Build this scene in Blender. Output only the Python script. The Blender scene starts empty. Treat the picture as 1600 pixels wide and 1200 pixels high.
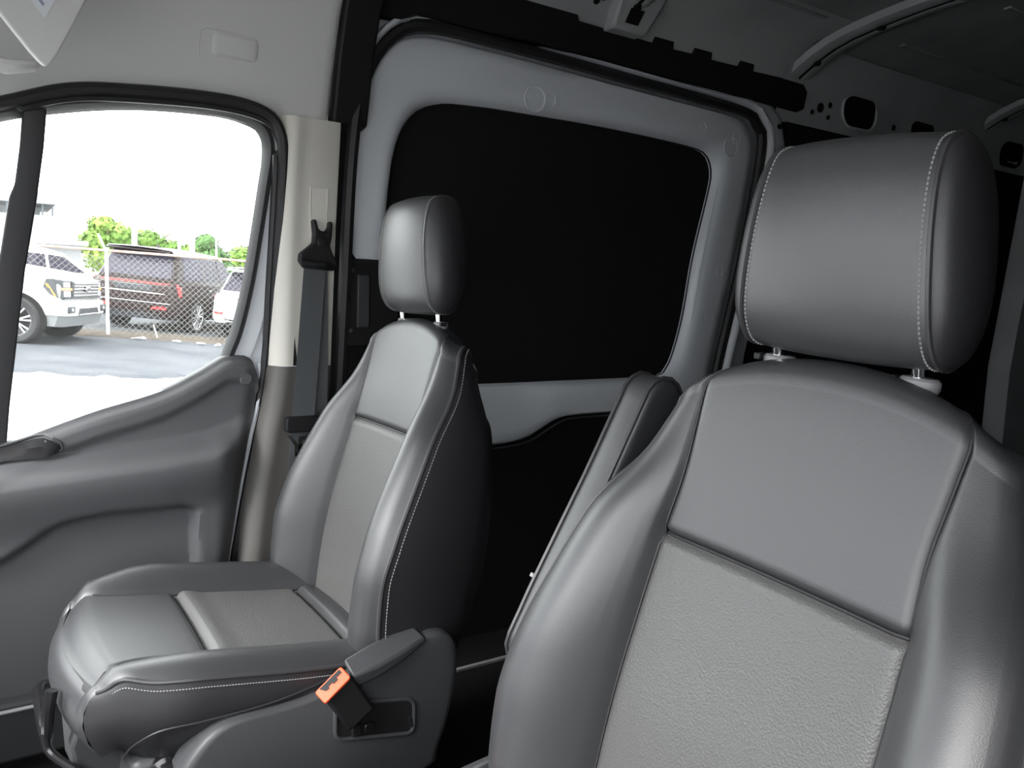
import bpy, bmesh, math, random
import numpy as np
from mathutils import Vector, Matrix

random.seed(7)
C = bpy.context.scene.collection
scn = bpy.context.scene

# ------------------------------------------------------------------ camera, sky, exposure
cam_d = bpy.data.cameras.new('camera')
cam_d.sensor_width = 36.0
cam_d.lens = 1250.0 / 1600.0 * 36.0
cam_d.clip_start = 0.02
cam_d.clip_end = 500
cam = bpy.data.objects.new('camera', cam_d)
C.objects.link(cam)
right = Vector((-0.5497, -0.8350, 0.0364)).normalized()
fwd = Vector((0.8278, -0.5497, -0.1110)).normalized()
up = right.cross(fwd).normalized()
fwd = up.cross(right).normalized()
M = Matrix(((right.x, up.x, -fwd.x, 0.0), (right.y, up.y, -fwd.y, 0.0), (right.z, up.z, -fwd.z, 1.75), (0, 0, 0, 1)))
cam.matrix_world = M
scn.camera = cam

world = bpy.data.worlds.new('overcast_sky')
scn.world = world
world.use_nodes = True
bg = world.node_tree.nodes['Background']
bg.inputs[0].default_value = (0.97, 0.985, 1.0, 1)
bg.inputs[1].default_value = 6.0

sun_d = bpy.data.lights.new('hazy_sun', 'SUN')
sun_d.energy = 10.0
sun_d.angle = math.radians(30)
sun_d.color = (1.0, 0.97, 0.93)
sun = bpy.data.objects.new('hazy_sun', sun_d)
C.objects.link(sun)
sun_from = Vector((-0.16, 0.76, 0.62))       # high in front of the windscreen
sun.rotation_euler = sun_from.to_track_quat('Z', 'Y').to_euler()
sun.location = (0, 3, 8)

vs = scn.view_settings
scn.display_settings.display_device = 'sRGB'
vs.view_transform = 'Standard'
vs.look = 'None'
vs.exposure = 0.5
vs.gamma = 1.0
vs.use_curve_mapping = False
try:
    scn.cycles.use_denoising = True
    scn.cycles.max_bounces = 12
    scn.cycles.diffuse_bounces = 6
    scn.cycles.transparent_max_bounces = 16
    scn.cycles.sample_clamp_indirect = 8.0
except Exception:
    pass

# ------------------------------------------------------------------ materials
def mat(name, col, rough=0.5, spec=0.5, metal=0.0, coat=0.0, bump=None, mottle=None, sheen=0.0):
    m = bpy.data.materials.new(name)
    m.use_nodes = True
    nt = m.node_tree
    b = nt.nodes['Principled BSDF']
    b.inputs['Base Color'].default_value = (*col, 1)
    b.inputs['Roughness'].default_value = rough
    b.inputs['Specular IOR Level'].default_value = spec
    b.inputs['Metallic'].default_value = metal
    b.inputs['Coat Weight'].default_value = coat
    b.inputs['Sheen Weight'].default_value = sheen
    tc = nt.nodes.new('ShaderNodeTexCoord')
    if bump:
        scale, strength, dist, kind = bump
        if kind == 'voronoi':
            t = nt.nodes.new('ShaderNodeTexVoronoi')
            t.feature = 'F1'
            out = t.outputs['Distance']
        else:
            t = nt.nodes.new('ShaderNodeTexNoise')
            t.inputs['Detail'].default_value = 3
            out = t.outputs['Fac']
        t.inputs['Scale'].default_value = scale
        nt.links.new(tc.outputs['Object'], t.inputs['Vector'])
        bp = nt.nodes.new('ShaderNodeBump')
        bp.inputs['Strength'].default_value = strength
        bp.inputs['Distance'].default_value = dist
        nt.links.new(out, bp.inputs['Height'])
        nt.links.new(bp.outputs['Normal'], b.inputs['Normal'])
    if mottle:
        scale, c2, lo, hi = mottle
        t = nt.nodes.new('ShaderNodeTexNoise')
        t.inputs['Scale'].default_value = scale
        t.inputs['Detail'].default_value = 5
        nt.links.new(tc.outputs['Object'], t.inputs['Vector'])
        r = nt.nodes.new('ShaderNodeValToRGB')
        r.color_ramp.elements[0].position = lo
        r.color_ramp.elements[1].position = hi
        r.color_ramp.elements[0].color = (*col, 1)
        r.color_ramp.elements[1].color = (*c2, 1)
        nt.links.new(t.outputs['Fac'], r.inputs['Fac'])
        nt.links.new(r.outputs['Color'], b.inputs['Base Color'])
    return m

def glass_mat(name, tint, haze=0.02):
    m = bpy.data.materials.new(name)
    m.use_nodes = True
    nt = m.node_tree
    nt.nodes.clear()
    out = nt.nodes.new('ShaderNodeOutputMaterial')
    tr = nt.nodes.new('ShaderNodeBsdfTransparent')
    tr.inputs['Color'].default_value = (*tint, 1)
    gl = nt.nodes.new('ShaderNodeBsdfGlossy')
    gl.inputs['Roughness'].default_value = 0.02
    df = nt.nodes.new('ShaderNodeBsdfTranslucent')
    df.inputs['Color'].default_value = (0.9, 0.9, 0.9, 1)
    fr = nt.nodes.new('ShaderNodeFresnel')
    fr.inputs['IOR'].default_value = 1.25
    a = nt.nodes.new('ShaderNodeMixShader')
    a.inputs['Fac'].default_value = haze
    b = nt.nodes.new('ShaderNodeMixShader')
    nt.links.new(tr.outputs[0], a.inputs[1])
    nt.links.new(df.outputs[0], a.inputs[2])
    nt.links.new(fr.outputs[0], b.inputs['Fac'])
    nt.links.new(a.outputs[0], b.inputs[1])
    nt.links.new(gl.outputs[0], b.inputs[2])
    nt.links.new(b.outputs[0], out.inputs['Surface'])
    return m

V_VINYL = mat('black_vinyl', (0.030, 0.0305, 0.033), 0.42, 0.75, bump=(900, 0.25, 0.0006, 'noise'))
V_PERF = mat('grained_vinyl', (0.066, 0.0655, 0.064), 0.50, 0.8, bump=(430, 0.42, 0.0009, 'voronoi'))
V_SIDE = mat('black_vinyl_side', (0.018, 0.018, 0.020), 0.45, 0.6, bump=(900, 0.25, 0.0006, 'noise'))
V_THREAD = mat('grey_thread', (0.24, 0.24, 0.24), 0.7)
V_PIPE = mat('piping_vinyl', (0.035, 0.035, 0.037), 0.40)
M_CHARC = mat('charcoal_plastic', (0.040, 0.041, 0.044), 0.50, 0.4, bump=(700, 0.2, 0.0005, 'noise'))
M_BLACKP = mat('black_plastic', (0.010, 0.010, 0.011), 0.55, 0.3)
M_GLOSSB = mat('gloss_black_tube', (0.012, 0.012, 0.013), 0.18, 0.6)
M_DOORP = mat('door_grey_plastic', (0.085, 0.086, 0.091), 0.48, 0.5, bump=(800, 0.2, 0.0005, 'noise'))
M_HEAD = mat('headliner_felt', (0.62, 0.62, 0.615), 0.92, 0.1, bump=(1200, 0.2, 0.0005, 'noise'))
M_VISOR = mat('visor_cloth', (0.58, 0.58, 0.58), 0.85, 0.1)
M_LABEL = mat('visor_label', (0.66, 0.69, 0.74), 0.5)
M_INK = mat('label_ink', (0.25, 0.29, 0.38), 0.6)
M_PILLAR = mat('pillar_stone_plastic', (0.66, 0.64, 0.585), 0.6, 0.4, bump=(900, 0.15, 0.0004, 'noise'))
M_PILLARD = mat('pillar_dark_plastic', (0.105, 0.100, 0.094), 0.55, 0.4, bump=(900, 0.2, 0.0004, 'noise'))
M_BELT = mat('belt_webbing', (0.075, 0.080, 0.084), 0.8, 0.2, bump=(1500, 0.4, 0.0006, 'noise'))
M_RUBBER = mat('seal_rubber', (0.018, 0.018, 0.020), 0.5, 0.4)
M_PAINT = mat('body_paint_white', (0.70, 0.73, 0.77), 0.32, 0.5)
M_PRIMER = mat('body_primer_grey', (0.42, 0.435, 0.44), 0.5, 0.4, mottle=(3.0, (0.32, 0.335, 0.34), 0.4, 0.7))
M_ROOF = mat('roof_underside', (0.32, 0.33, 0.33), 0.6, 0.3, mottle=(6.0, (0.24, 0.25, 0.25), 0.35, 0.7))
M_SEALANT_HOLE = mat('sealant_and_hole_shade', (0.012, 0.012, 0.012), 0.8, 0.1)  # sealant bead; also the shade of holes and slits, painted as dark plates
M_LINER = mat('black_liner_board', (0.015, 0.015, 0.016), 0.85, 0.1)
M_FLOOR = mat('black_rubber_floor', (0.012, 0.012, 0.012), 0.8, 0.2)
M_SILL = mat('sill_edge_grey', (0.35, 0.35, 0.36), 0.5)
M_CHROME = mat('chrome', (0.85, 0.85, 0.86), 0.08, metal=1.0)
M_STEEL = mat('latch_steel', (0.62, 0.62, 0.63), 0.28, metal=1.0)
M_COLLAR = mat('collar_grey', (0.17, 0.17, 0.175), 0.35)
M_ORANGE = mat('release_orange', (0.90, 0.10, 0.03), 0.35)
M_GLASS = glass_mat('door_glass_clear', (0.97, 0.99, 0.98), 0.006)

M_SCREEN = glass_mat('windscreen_tint', (0.79, 0.80, 0.81), 0.004)

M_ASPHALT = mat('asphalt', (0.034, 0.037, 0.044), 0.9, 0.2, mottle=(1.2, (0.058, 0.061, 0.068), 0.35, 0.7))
M_GLARE_LOT = mat('pale_glare_ground', (0.42, 0.42, 0.42), 0.9, 0.2, mottle=(0.6, (0.36, 0.36, 0.36), 0.4, 0.7))  # glare on the asphalt lot, painted in as a pale ground colour
M_VERGE = mat('dry_gravel', (0.075, 0.062, 0.050), 0.95, 0.1, mottle=(5, (0.048, 0.040, 0.034), 0.35, 0.65))
M_WHITEC = mat('white_car_paint', (0.80, 0.80, 0.80), 0.25, 0.5, coat=0.5)
M_DARKC = mat('dark_car_paint', (0.016, 0.010, 0.010), 0.30, 0.10)
M_PALEROOF = mat('pale_roof', (0.30, 0.30, 0.31), 0.25, 0.5, coat=0.6)  # roof colour, paler than the body
M_CARGLASS = mat('car_tinted_glass', (0.030, 0.028, 0.040), 0.25, 0.03)
M_TIRE = mat('tyre_rubber', (0.022, 0.022, 0.023), 0.8, 0.2)
M_WELL = mat('wheel_well_black', (0.008, 0.008, 0.008), 0.9, 0.1)
M_RIM = mat('rim_silver', (0.55, 0.55, 0.57), 0.3, metal=0.8)
M_RIMB = mat('rim_dark', (0.03, 0.03, 0.035), 0.3, 0.6)
M_GRILLE = mat('grille_dark', (0.020, 0.022, 0.026), 0.35, 0.5)
M_BAR = mat('grille_bar_chrome', (0.35, 0.36, 0.38), 0.25, metal=0.8)
M_LAMPC = mat('lamp_clear', (0.55, 0.58, 0.62), 0.1, 0.7)
M_AMBER = mat('lamp_amber', (0.90, 0.28, 0.05), 0.25)
M_RED = mat('lamp_red', (0.62, 0.03, 0.03), 0.25)
M_LOWER = mat('bumper_grey', (0.11, 0.115, 0.12), 0.5)
M_GALV = mat('galvanised_steel', (0.50, 0.51, 0.50), 0.45, metal=0.3)
M_RUST = mat('rusty_rail', (0.42, 0.20, 0.13), 0.8, 0.2, mottle=(8, (0.50, 0.36, 0.30), 0.4, 0.6))
M_WIRE = mat('fence_wire', (0.13, 0.125, 0.12), 0.6)
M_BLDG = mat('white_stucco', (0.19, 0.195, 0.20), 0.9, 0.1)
M_BLDGD = mat('canopy_edge_grey', (0.22, 0.23, 0.25), 0.9, 0.1)  # plain grey of the canopy edge
M_POST = mat('dark_post_paint', (0.05, 0.06, 0.07), 0.6)
M_POLE = mat('white_pole_paint', (0.82, 0.82, 0.82), 0.5)
M_BARK = mat('bark', (0.09, 0.065, 0.045), 0.95, 0.1)
M_LEAF = mat('leaf_yellow_green', (0.100, 0.155, 0.028), 0.7, 0.2, mottle=(0.7, (0.055, 0.12, 0.018), 0.35, 0.65))
M_LEAF2 = mat('leaf_mid_green', (0.060, 0.115, 0.035), 0.7, 0.2, mottle=(0.8, (0.032, 0.07, 0.020), 0.35, 0.65))
M_LEAF3 = mat('leaf_lime_green', (0.15, 0.22, 0.04), 0.7, 0.2, mottle=(0.8, (0.07, 0.14, 0.025), 0.35, 0.65))

# ------------------------------------------------------------------ geometry helpers
class G:
    def __init__(s):
        s.v = []; s.f = []
    def add(s, vs, fs):
        o = len(s.v)
        s.v += [tuple(map(float, p)) for p in vs]
        s.f += [tuple(i + o for i in f) for f in fs]
        return s
    def grid(s, P, cu=False, cv=False):
        R, K = len(P), len(P[0])
        vs = [p for r in P for p in r]
        fs = []
        for i in range(R if cu else R - 1):
            for j in range(K if cv else K - 1):
                i2, j2 = (i + 1) % R, (j + 1) % K
                fs.append((i * K + j, i * K + j2, i2 * K + j2, i2 * K + j))
        return s.add(vs, fs)
    def poly(s, pts):
        return s.add(pts, [tuple(range(len(pts)))])
    def box(s, c, d, rot=None):
        vs = []
        for sx in (-1, 1):
            for sy in (-1, 1):
                for sz in (-1, 1):
                    p = Vector((sx * d[0] / 2, sy * d[1] / 2, sz * d[2] / 2))
                    if rot is not None: p = rot @ p
                    vs.append((p.x + c[0], p.y + c[1], p.z + c[2]))
        return s.add(vs, [(0, 1, 3, 2), (4, 6, 7, 5), (0, 4, 5, 1), (2, 3, 7, 6), (0, 2, 6, 4), (1, 5, 7, 3)])
    def tube(s, pts, r, n=8, closed=False, caps=True):
        pts = [Vector(p) for p in pts]
        rs = r if isinstance(r, (list, tuple)) else [r] * len(pts)
        rings = []
        t0 = None; nrm = None
        N = len(pts)
        for i, p in enumerate(pts):
            if closed: t = pts[(i + 1) % N] - pts[i - 1]
            else: t = pts[min(i + 1, N - 1)] - pts[max(i - 1, 0)]
            t.normalize()
            if nrm is None:
                a = Vector((0, 0, 1)) if abs(t.z) < 0.9 else Vector((1, 0, 0))
                nrm = t.cross(a).normalized()
            else:
                nrm = (nrm - t * nrm.dot(t)).normalized()
            b = t.cross(nrm)
            rings.append([p + (nrm * math.cos(2 * math.pi * k / n) + b * math.sin(2 * math.pi * k / n)) * rs[i] for k in range(n)])
        s.grid(rings, cu=closed, cv=True)
        if caps and not closed:
            s.poly(list(reversed(rings[0]))); s.poly(rings[-1])
        return s
    def prism(s, pts, vec):
        n = len(pts); vec = Vector(vec)
        a = [Vector(p) for p in pts]; b = [p + vec for p in a]
        s.add(a + b, [tuple(reversed(range(n))), tuple(range(n, 2 * n))] + [(i, (i + 1) % n, n + (i + 1) % n, n + i) for i in range(n)])
        return s
    def loft(s, rings, caps=True, closed=True):
        s.grid(rings, cv=closed)
        if caps:
            s.poly(list(reversed(rings[0]))); s.poly(rings[-1])
        return s
    def lathe(s, prof, axis_o, axis_d, n=24):
        """prof: list of (radius, distance along the axis)"""
        d = Vector(axis_d).normalized(); o = Vector(axis_o)
        a = Vector((0, 0, 1)) if abs(d.z) < 0.9 else Vector((1, 0, 0))
        e1 = d.cross(a).normalized(); e2 = d.cross(e1)
        rings = []
        for r, h in prof:
            rings.append([o + d * h + (e1 * math.cos(2 * math.pi * k / n) + e2 * math.sin(2 * math.pi * k / n)) * r for k in range(n)])
        s.grid(rings, cv=True)
        return s

OFF = {}
def emit(name, g, m, parent=None, origin=None, bevel=0, seg=2, smooth=35, subsurf=0, solid=0):
    me = bpy.data.meshes.new(name)
    off = Vector((0, 0, 0))
    if parent is not None: off = OFF.get(parent.name, Vector((0, 0, 0)))
    elif origin is not None: off = Vector(origin)
    me.from_pydata([tuple(Vector(p) - off) for p in g.v], [], g.f)
    bm = bmesh.new(); bm.from_mesh(me)
    bmesh.ops.remove_doubles(bm, verts=bm.verts, dist=1e-5)
    bmesh.ops.recalc_face_normals(bm, faces=bm.faces)
    bm.to_mesh(me); bm.free()
    me.materials.append(m)
    o = bpy.data.objects.new(name, me)
    C.objects.link(o)
    OFF[o.name] = off
    if parent is not None: o.parent = parent
    else: o.location = off
    if solid:
        md = o.modifiers.new('solid', 'SOLIDIFY'); md.thickness = solid; md.offset = 0
    if bevel:
        md = o.modifiers.new('bevel', 'BEVEL'); md.width = bevel; md.segments = seg
        md.limit_method = 'ANGLE'; md.angle_limit = math.radians(40)
    if subsurf:
        md = o.modifiers.new('sub', 'SUBSURF'); md.levels = subsurf; md.render_levels = subsurf
    if smooth:
        me.polygons.foreach_set('use_smooth', [True] * len(me.polygons))
        if smooth < 180: me.set_sharp_from_angle(angle=math.radians(smooth))
    return o

def thing(name, label, cat, loc, group=None):
    o = bpy.data.objects.new(name, None)
    o.empty_display_size = 0.1
    C.objects.link(o)
    o.location = loc
    o['label'] = label; o['category'] = cat
    if group: o['group'] = group
    OFF[o.name] = Vector(loc)
    return o

def tag(o, label, cat=None, kind=None, group=None):
    o['label'] = label
    if cat: o['category'] = cat
    if kind: o['kind'] = kind
    if group: o['group'] = group
    return o

def struct(o, label):
    o['kind'] = 'structure'; o['label'] = label
    return o

def ip(x, xs, ys):
    """monotone cubic interpolation"""
    if xs[0] > xs[-1]: xs = xs[::-1]; ys = ys[::-1]
    n = len(xs)
    if x <= xs[0]: return ys[0]
    if x >= xs[-1]: return ys[-1]
    k = 0
    while x > xs[k + 1]: k += 1
    h = [xs[i + 1] - xs[i] for i in range(n - 1)]
    d = [(ys[i + 1] - ys[i]) / h[i] for i in range(n - 1)]
    def sl(i):
        if i == 0: return d[0]
        if i == n - 1: return d[-1]
        if d[i - 1] * d[i] <= 0: return 0.0
        return 2 * d[i - 1] * d[i] / (d[i - 1] + d[i])
    m0, m1 = sl(k), sl(k + 1)
    t = (x - xs[k]) / h[k]
    return (2*t**3 - 3*t*t + 1)*ys[k] + (t**3 - 2*t*t + t)*h[k]*m0 + (-2*t**3 + 3*t*t)*ys[k+1] + (t**3 - t*t)*h[k]*m1

def smooth_path(pts, n, closed=False):
    """Catmull-Rom resampled to n points at even arc length"""
    P = [np.array(p, float) for p in pts]
    N = len(P); out = []
    segs = N if closed else N - 1
    for i in range(segs):
        p0 = P[i - 1] if (closed or i > 0) else 2 * P[0] - P[1]
        p1 = P[i]; p2 = P[(i + 1) % N]
        p3 = P[(i + 2) % N] if (closed or i + 2 < N) else 2 * P[-1] - P[-2]
        for t in np.linspace(0, 1, 12, endpoint=False):
            out.append(0.5 * ((2*p1) + (-p0 + p2)*t + (2*p0 - 5*p1 + 4*p2 - p3)*t*t + (-p0 + 3*p1 - 3*p2 + p3)*t**3))
    if closed: out.append(out[0])
    else: out.append(P[-1])
    out = np.array(out)
    L = np.concatenate([[0], np.cumsum(np.linalg.norm(np.diff(out, axis=0), axis=1))])
    tt = np.linspace(0, L[-1], n + 1)[:-1] if closed else np.linspace(0, L[-1], n)
    return [tuple(np.interp(t, L, out[:, k]) for k in range(out.shape[1])) for t in tt]

def sst(a, b, x):
    t = max(0.0, min(1.0, (x - a) / (b - a)))
    return t * t * (3 - 2 * t)

def rrect(cx, cy, w, h, r, n=5):
    pts = []
    for sx, sy, a0 in ((1, 1, 0), (-1, 1, 90), (-1, -1, 180), (1, -1, 270)):
        for k in range(n + 1):
            a = math.radians(a0 + 90 * k / n)
            pts.append((cx + sx * (w / 2 - r) + r * math.cos(a), cy + sy * (h / 2 - r) + r * math.sin(a)))
    return pts

def denser(a, b, edge, n, k=3):
    """n samples on a..b, plus extra near both ends (for seams)"""
    base = list(np.linspace(a, b, n))
    for e in (0.15, 0.35, 0.6, 1.0, 1.6):
        if a + e * edge < b - e * edge:
            base += [a + e * edge, b - e * edge]
    return sorted(set(round(x, 6) for x in base))

# ------------------------------------------------------------------ the van shell
# floor, cargo area, roof
g = G(); g.box((0.92, -2.0, 0.72), (2.10, 4.9, 0.06))
struct(emit('floor', g, M_FLOOR), 'black rubber van floor running from the seats back into the dark cargo area')

def roof_z(x):
    t = abs(x - 0.92) / 0.98
    return 2.64 - 0.12 * t ** 3
ys_roof = np.linspace(0.75, -4.5, 24)
xs_roof = np.linspace(-0.06, 1.90, 24)
g = G(); g.grid([[(x, y, roof_z(x)) for x in xs_roof] for y in ys_roof])
g.grid([[(x, y, roof_z(x) + 0.04) for x in xs_roof] for y in ys_roof])
ceiling = struct(emit('ceiling', g, M_ROOF), 'bare grey sheet metal roof over the cargo area with cross ribs')
# shallow pressed swages between the ribs, running along the roof
for x0 in (0.30, 0.62, 0.94, 1.26, 1.58):
    for (ya, yb) in ((-1.62, -2.12), (-2.52, -3.30)):
        sw = [(x0 + dx, y) for dx, y in ((-0.012, ya), (0.012, ya), (0.012, yb), (-0.012, yb))]
        g = G(); g.prism([(x, y, roof_z(x0) - 0.006) for x, y in sw], (0, 0, 0.008))
        emit('roof_swage', g, M_ROOF, ceiling, bevel=0.003)

def roof_rib(y0, w, ceil, end_drop):
    xs = list(np.linspace(0.0, 1.84, 30))
    def zr(x):
        t = abs(x - 0.92) / 0.92
        return roof_z(x) - 0.018 - end_drop * max(0, t - 0.72) ** 2 / 0.078
    prof = [(-w / 2, 0.014), (-w / 2 + 0.012, -0.004), (-w * 0.18, -0.012), (-0.008, -0.010), (-0.006, 0.004), (0.006, 0.004), (0.008, -0.010), (w * 0.18, -0.012), (w / 2 - 0.012, -0.004), (w / 2, 0.014)]
    g = G(); g.grid([[(x, y0 + p[0], zr(x) + p[1]) for p in prof] for x in xs])
    rib = emit('roof_rib', g, M_PRIMER, ceil)
    g = G(); g.tube([(x, y0, zr(x) - 0.004) for x in xs], 0.007, 6)
    for x in (0.55, 0.95, 1.25, 1.5, 1.72): g.lathe([(0.0, -0.014), (0.013, -0.012), (0.015, 0.0), (0.013, 0.01)], (x, y0, zr(x) - 0.004), (0, 0, 1), 10)
    emit('sealant_bead', g, M_SEALANT_HOLE, rib)
    return rib
roof_rib(-2.28, 0.12, ceiling, 0.06)
roof_rib(-3.50, 0.12, ceiling, 0.05)
roof_rib(-1.50, 0.10, ceiling, 0.05)
g = G(); g.prism([(1.74, -1.44, 2.475), (1.74, -1.56, 2.475), (1.70, -1.60, 2.57), (1.70, -1.44, 2.57)], (0.05, 0, 0.0))
emit('rib_foot', g, M_PRIMER, ceiling, bevel=0.008)
g = G(); g.prism([(1.735, -1.475, 2.492), (1.735, -1.52, 2.492), (1.715, -1.525, 2.525), (1.715, -1.478, 2.525)], (-0.004, 0, 0.0))
emit('rib_foot_slot', g, M_SEALANT_HOLE, ceiling)

# side rail between the roof and the side wall, with oval access holes
def side_x(z):
    return 1.90 - 0.082 * max(0.0, z - 1.50)
g = G()
rail_prof = [(1.815, 2.36), (1.80, 2.40), (1.795, 2.45), (1.78, 2.50), (1.75, 2.545), (1.70, 2.575)]
g.grid([[(x, y, z) for x, z in rail_prof] for y in np.linspace(-2.20, -4.45, 16)])
rail = struct(emit('trim_4', g, M_PRIMER), 'grey painted roof rail above the cargo wall with oval access holes')
def hole(name, y, z, w, h, par, m=M_SEALANT_HOLE, r=None, x=1.797, ang=0.0):  # dark plate on the surface, its colour stands for the shade inside
    g = G(); r = r or min(w, h) * 0.45
    pts = rrect(0, 0, w, h, r, 6)
    def px(zz): return np.interp(zz, [2.36, 2.40, 2.45, 2.50, 2.545], [1.815, 1.80, 1.795, 1.78, 1.75])
    P = [(y + a, z + b) for a, b in pts]
    g.prism([(px(b) - 0.003, a, b) for a, b in P], (0.004, 0, 0))
    return emit(name, g, m, par)
hole('access_hole', -2.635, 2.437, 0.19, 0.10, rail)
g = G(); g.tube([(1.790, -2.635 + a, 2.437 + b) for a, b in rrect(0, 0, 0.20, 0.11, 0.05, 6)], 0.005, 6, closed=True)
emit('hole_rim', g, M_PRIMER, rail)
hole('access_hole', -3.05, 2.435, 0.15, 0.055, rail)
hole('access_hole', -3.75, 2.43, 0.19, 0.10, rail)
for (y, z, w) in ((-2.42, 2.425, 0.03), (-2.47, 2.44, 0.018), (-2.38, 2.405, 0.015), (-2.47, 2.40, 0.014), (-2.86, 2.42, 0.02), (-3.30, 2.44, 0.025)):
    hole('small_hole', y, z, w, w, rail)

# cargo side wall beyond the sliding door, rear wall, left wall: black lined
g = G()
g.grid([[(side_x(z) - 0.01, y, z) for z in (0.75, 1.5, 2.0, 2.37)] for y in np.linspace(-2.27, -4.45, 8)])
g.grid([[(side_x(z) + 0.03, y, z) for z in (0.75, 1.5, 2.0, 2.37)] for y in np.linspace(-2.27, -4.45, 8)])
wall_right = struct(emit('wall_right', g, M_LINER), 'black lined cargo side wall behind the sliding door')
for (ya, yb, za, zb) in ((-2.36, -3.85, 1.42, 2.30), (-2.36, -3.85, 0.85, 1.36)):
    g = G()
    pts = rrect((ya + yb) / 2, (za + zb) / 2, abs(ya - yb), zb - za, 0.06, 5)
    g.prism([(side_x(z) - 0.028, y, z) for y, z in pts], (0.02, 0, 0))
    emit('liner_panel', g, M_LINER, wall_right, bevel=0.004)
g = G()
g.grid([[(side_x(z) + dx, y, z) for (dx, y) in ((-0.005, -3.93), (-0.09, -3.97), (-0.10, -4.12), (-0.10, -4.26), (-0.005, -4.30))] for z in np.linspace(0.8, 2.37, 8)])
struct(emit('trim_5', g, M_PRIMER), 'grey bare metal rear pillar seen past the near headrest')
g = G(); g.box((0.92, -4.47, 1.68), (1.98, 0.05, 1.92))
for xx in (0.45, 1.39): g.box((xx, -4.435, 1.85), (0.62, 0.03, 0.7)); g.box((xx, -4.435, 1.1), (0.66, 0.03, 0.5))
struct(emit('wall_rear', g, M_LINER, bevel=0.006), 'black closed rear doors at the end of the cargo area')
g = G()
g.grid([[(1.84 - side_x(z) + dx, y, z) for z in (0.70, 1.5, 2.0, 2.40, 2.56)] for y in np.linspace(-0.80, -4.45, 10) for dx in (0,)])
g.grid([[(1.84 - side_x(z) - 0.04, y, z) for z in (0.70, 1.5, 2.0, 2.40, 2.56)] for y in np.linspace(-0.80, -4.45, 10)])
wall_left = struct(emit('wall_left', g, M_LINER), 'black lined wall on the driver side of the cargo area')

g = G()
def skin_x(z): return float(np.interp(z, [0.40, 0.9, 1.5, 2.0, 2.4, 2.6, 2.68], [1.96, 2.00, 1.99, 1.955, 1.90, 1.80, 1.60]))
g.grid([[(skin_x(z), y, z) for z in (0.40, 0.9, 1.5, 2.0, 2.4, 2.6, 2.68)] for y in np.linspace(-0.56, -4.5, 12)])
g.grid([[(skin_x(z), y, z) for z in (2.14, 2.4, 2.6, 2.68)] for y in np.linspace(-0.56, 0.40, 4)])
emit('outer_skin', g, M_PAINT, wall_right, solid=0.004)
g = G(); g.grid([[(1.84 - skin_x(z), y, z) for z in (0.40, 0.9, 1.5, 2.0, 2.4, 2.6, 2.68)] for y in np.linspace(-0.80, -4.5, 12)])
emit('outer_skin', g, M_PAINT, wall_left, solid=0.004)
# driver door; panel over half its window added to cut side light
g = G()
g.prism([(-0.06, -0.80, 0.45), (-0.06, 0.62, 0.45), (-0.06, 0.62, 1.36), (-0.06, -0.80, 1.56)], (-0.06, 0, 0))
g.prism([(-0.06, -0.80, 2.08), (-0.06, 0.30, 2.08), (-0.04, 0.25, 2.40), (-0.04, -0.80, 2.55)], (-0.06, 0, 0))
g.prism([(-0.06, -0.80, 1.50), (-0.06, -0.58, 1.50), (-0.05, -0.58, 2.12), (-0.05, -0.80, 2.12)], (-0.06, 0, 0))
g.prism([(-0.06, -0.60, 1.40), (-0.06, -0.18, 1.38), (-0.06, -0.18, 2.12), (-0.06, -0.60, 2.12)], (-0.06, 0, 0))  # added panel, not a door part; blocks light through the window
struct(emit('door_3', g, M_DOORP), 'driver door at the near side, window half closed by an added light-blocking panel')

# front bulkhead, dashboard and windscreen frame ahead of the seats (behind the camera)
g = G()
g.box((0.92, 0.80, 0.95), (1.86, 0.10, 0.5))
g.prism([(0.05, 0.36, 1.22), (0.05, 0.40, 1.36), (0.05, 0.75, 1.42), (0.05, 1.05, 1.38), (0.05, 1.05, 1.15), (0.05, 0.42, 1.05)], (1.74, 0, 0))
struct(emit('wall_front', g, M_CHARC, bevel=0.015), 'charcoal dashboard and bulkhead ahead of the seats')
for nm, xa in (('trim_6', 1.86), ('trim_7', -0.02)):
    g = G(); g.tube([(xa, 1.12, 1.30), (xa - 0.02 * (1 if xa > 1 else -1), 0.72, 1.85), (xa - 0.06 * (1 if xa > 1 else -1), 0.38, 2.30), (xa - 0.12 * (1 if xa > 1 else -1), 0.30, 2.46)], 0.045, 10)
    struct(emit(nm, g, M_PILLAR), 'grey windscreen pillar on the %s side' % ('passenger' if xa > 1 else 'driver'))

g = G(); g.prism([(0.0, 0.13, 2.50), (0.0, 0.13, 2.20), (0.0, 0.17, 2.13), (0.0, 0.34, 2.10), (0.0, 0.56, 2.14), (0.0, 0.62, 2.30), (0.0, 0.62, 2.52)], (1.84, 0, 0))
struct(emit('trim_16', g, M_HEAD, bevel=0.015), 'pale overhead storage shelf across the top of the windscreen')
g = G(); g.prism([(0.0, 1.10, 1.36), (1.84, 1.10, 1.36), (1.76, 0.60, 2.14), (0.08, 0.60, 2.14)], (0, 0.005, 0.004))
struct(emit('window_2', g, M_SCREEN, smooth=0), 'lightly tinted windscreen ahead of the seats')

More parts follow.
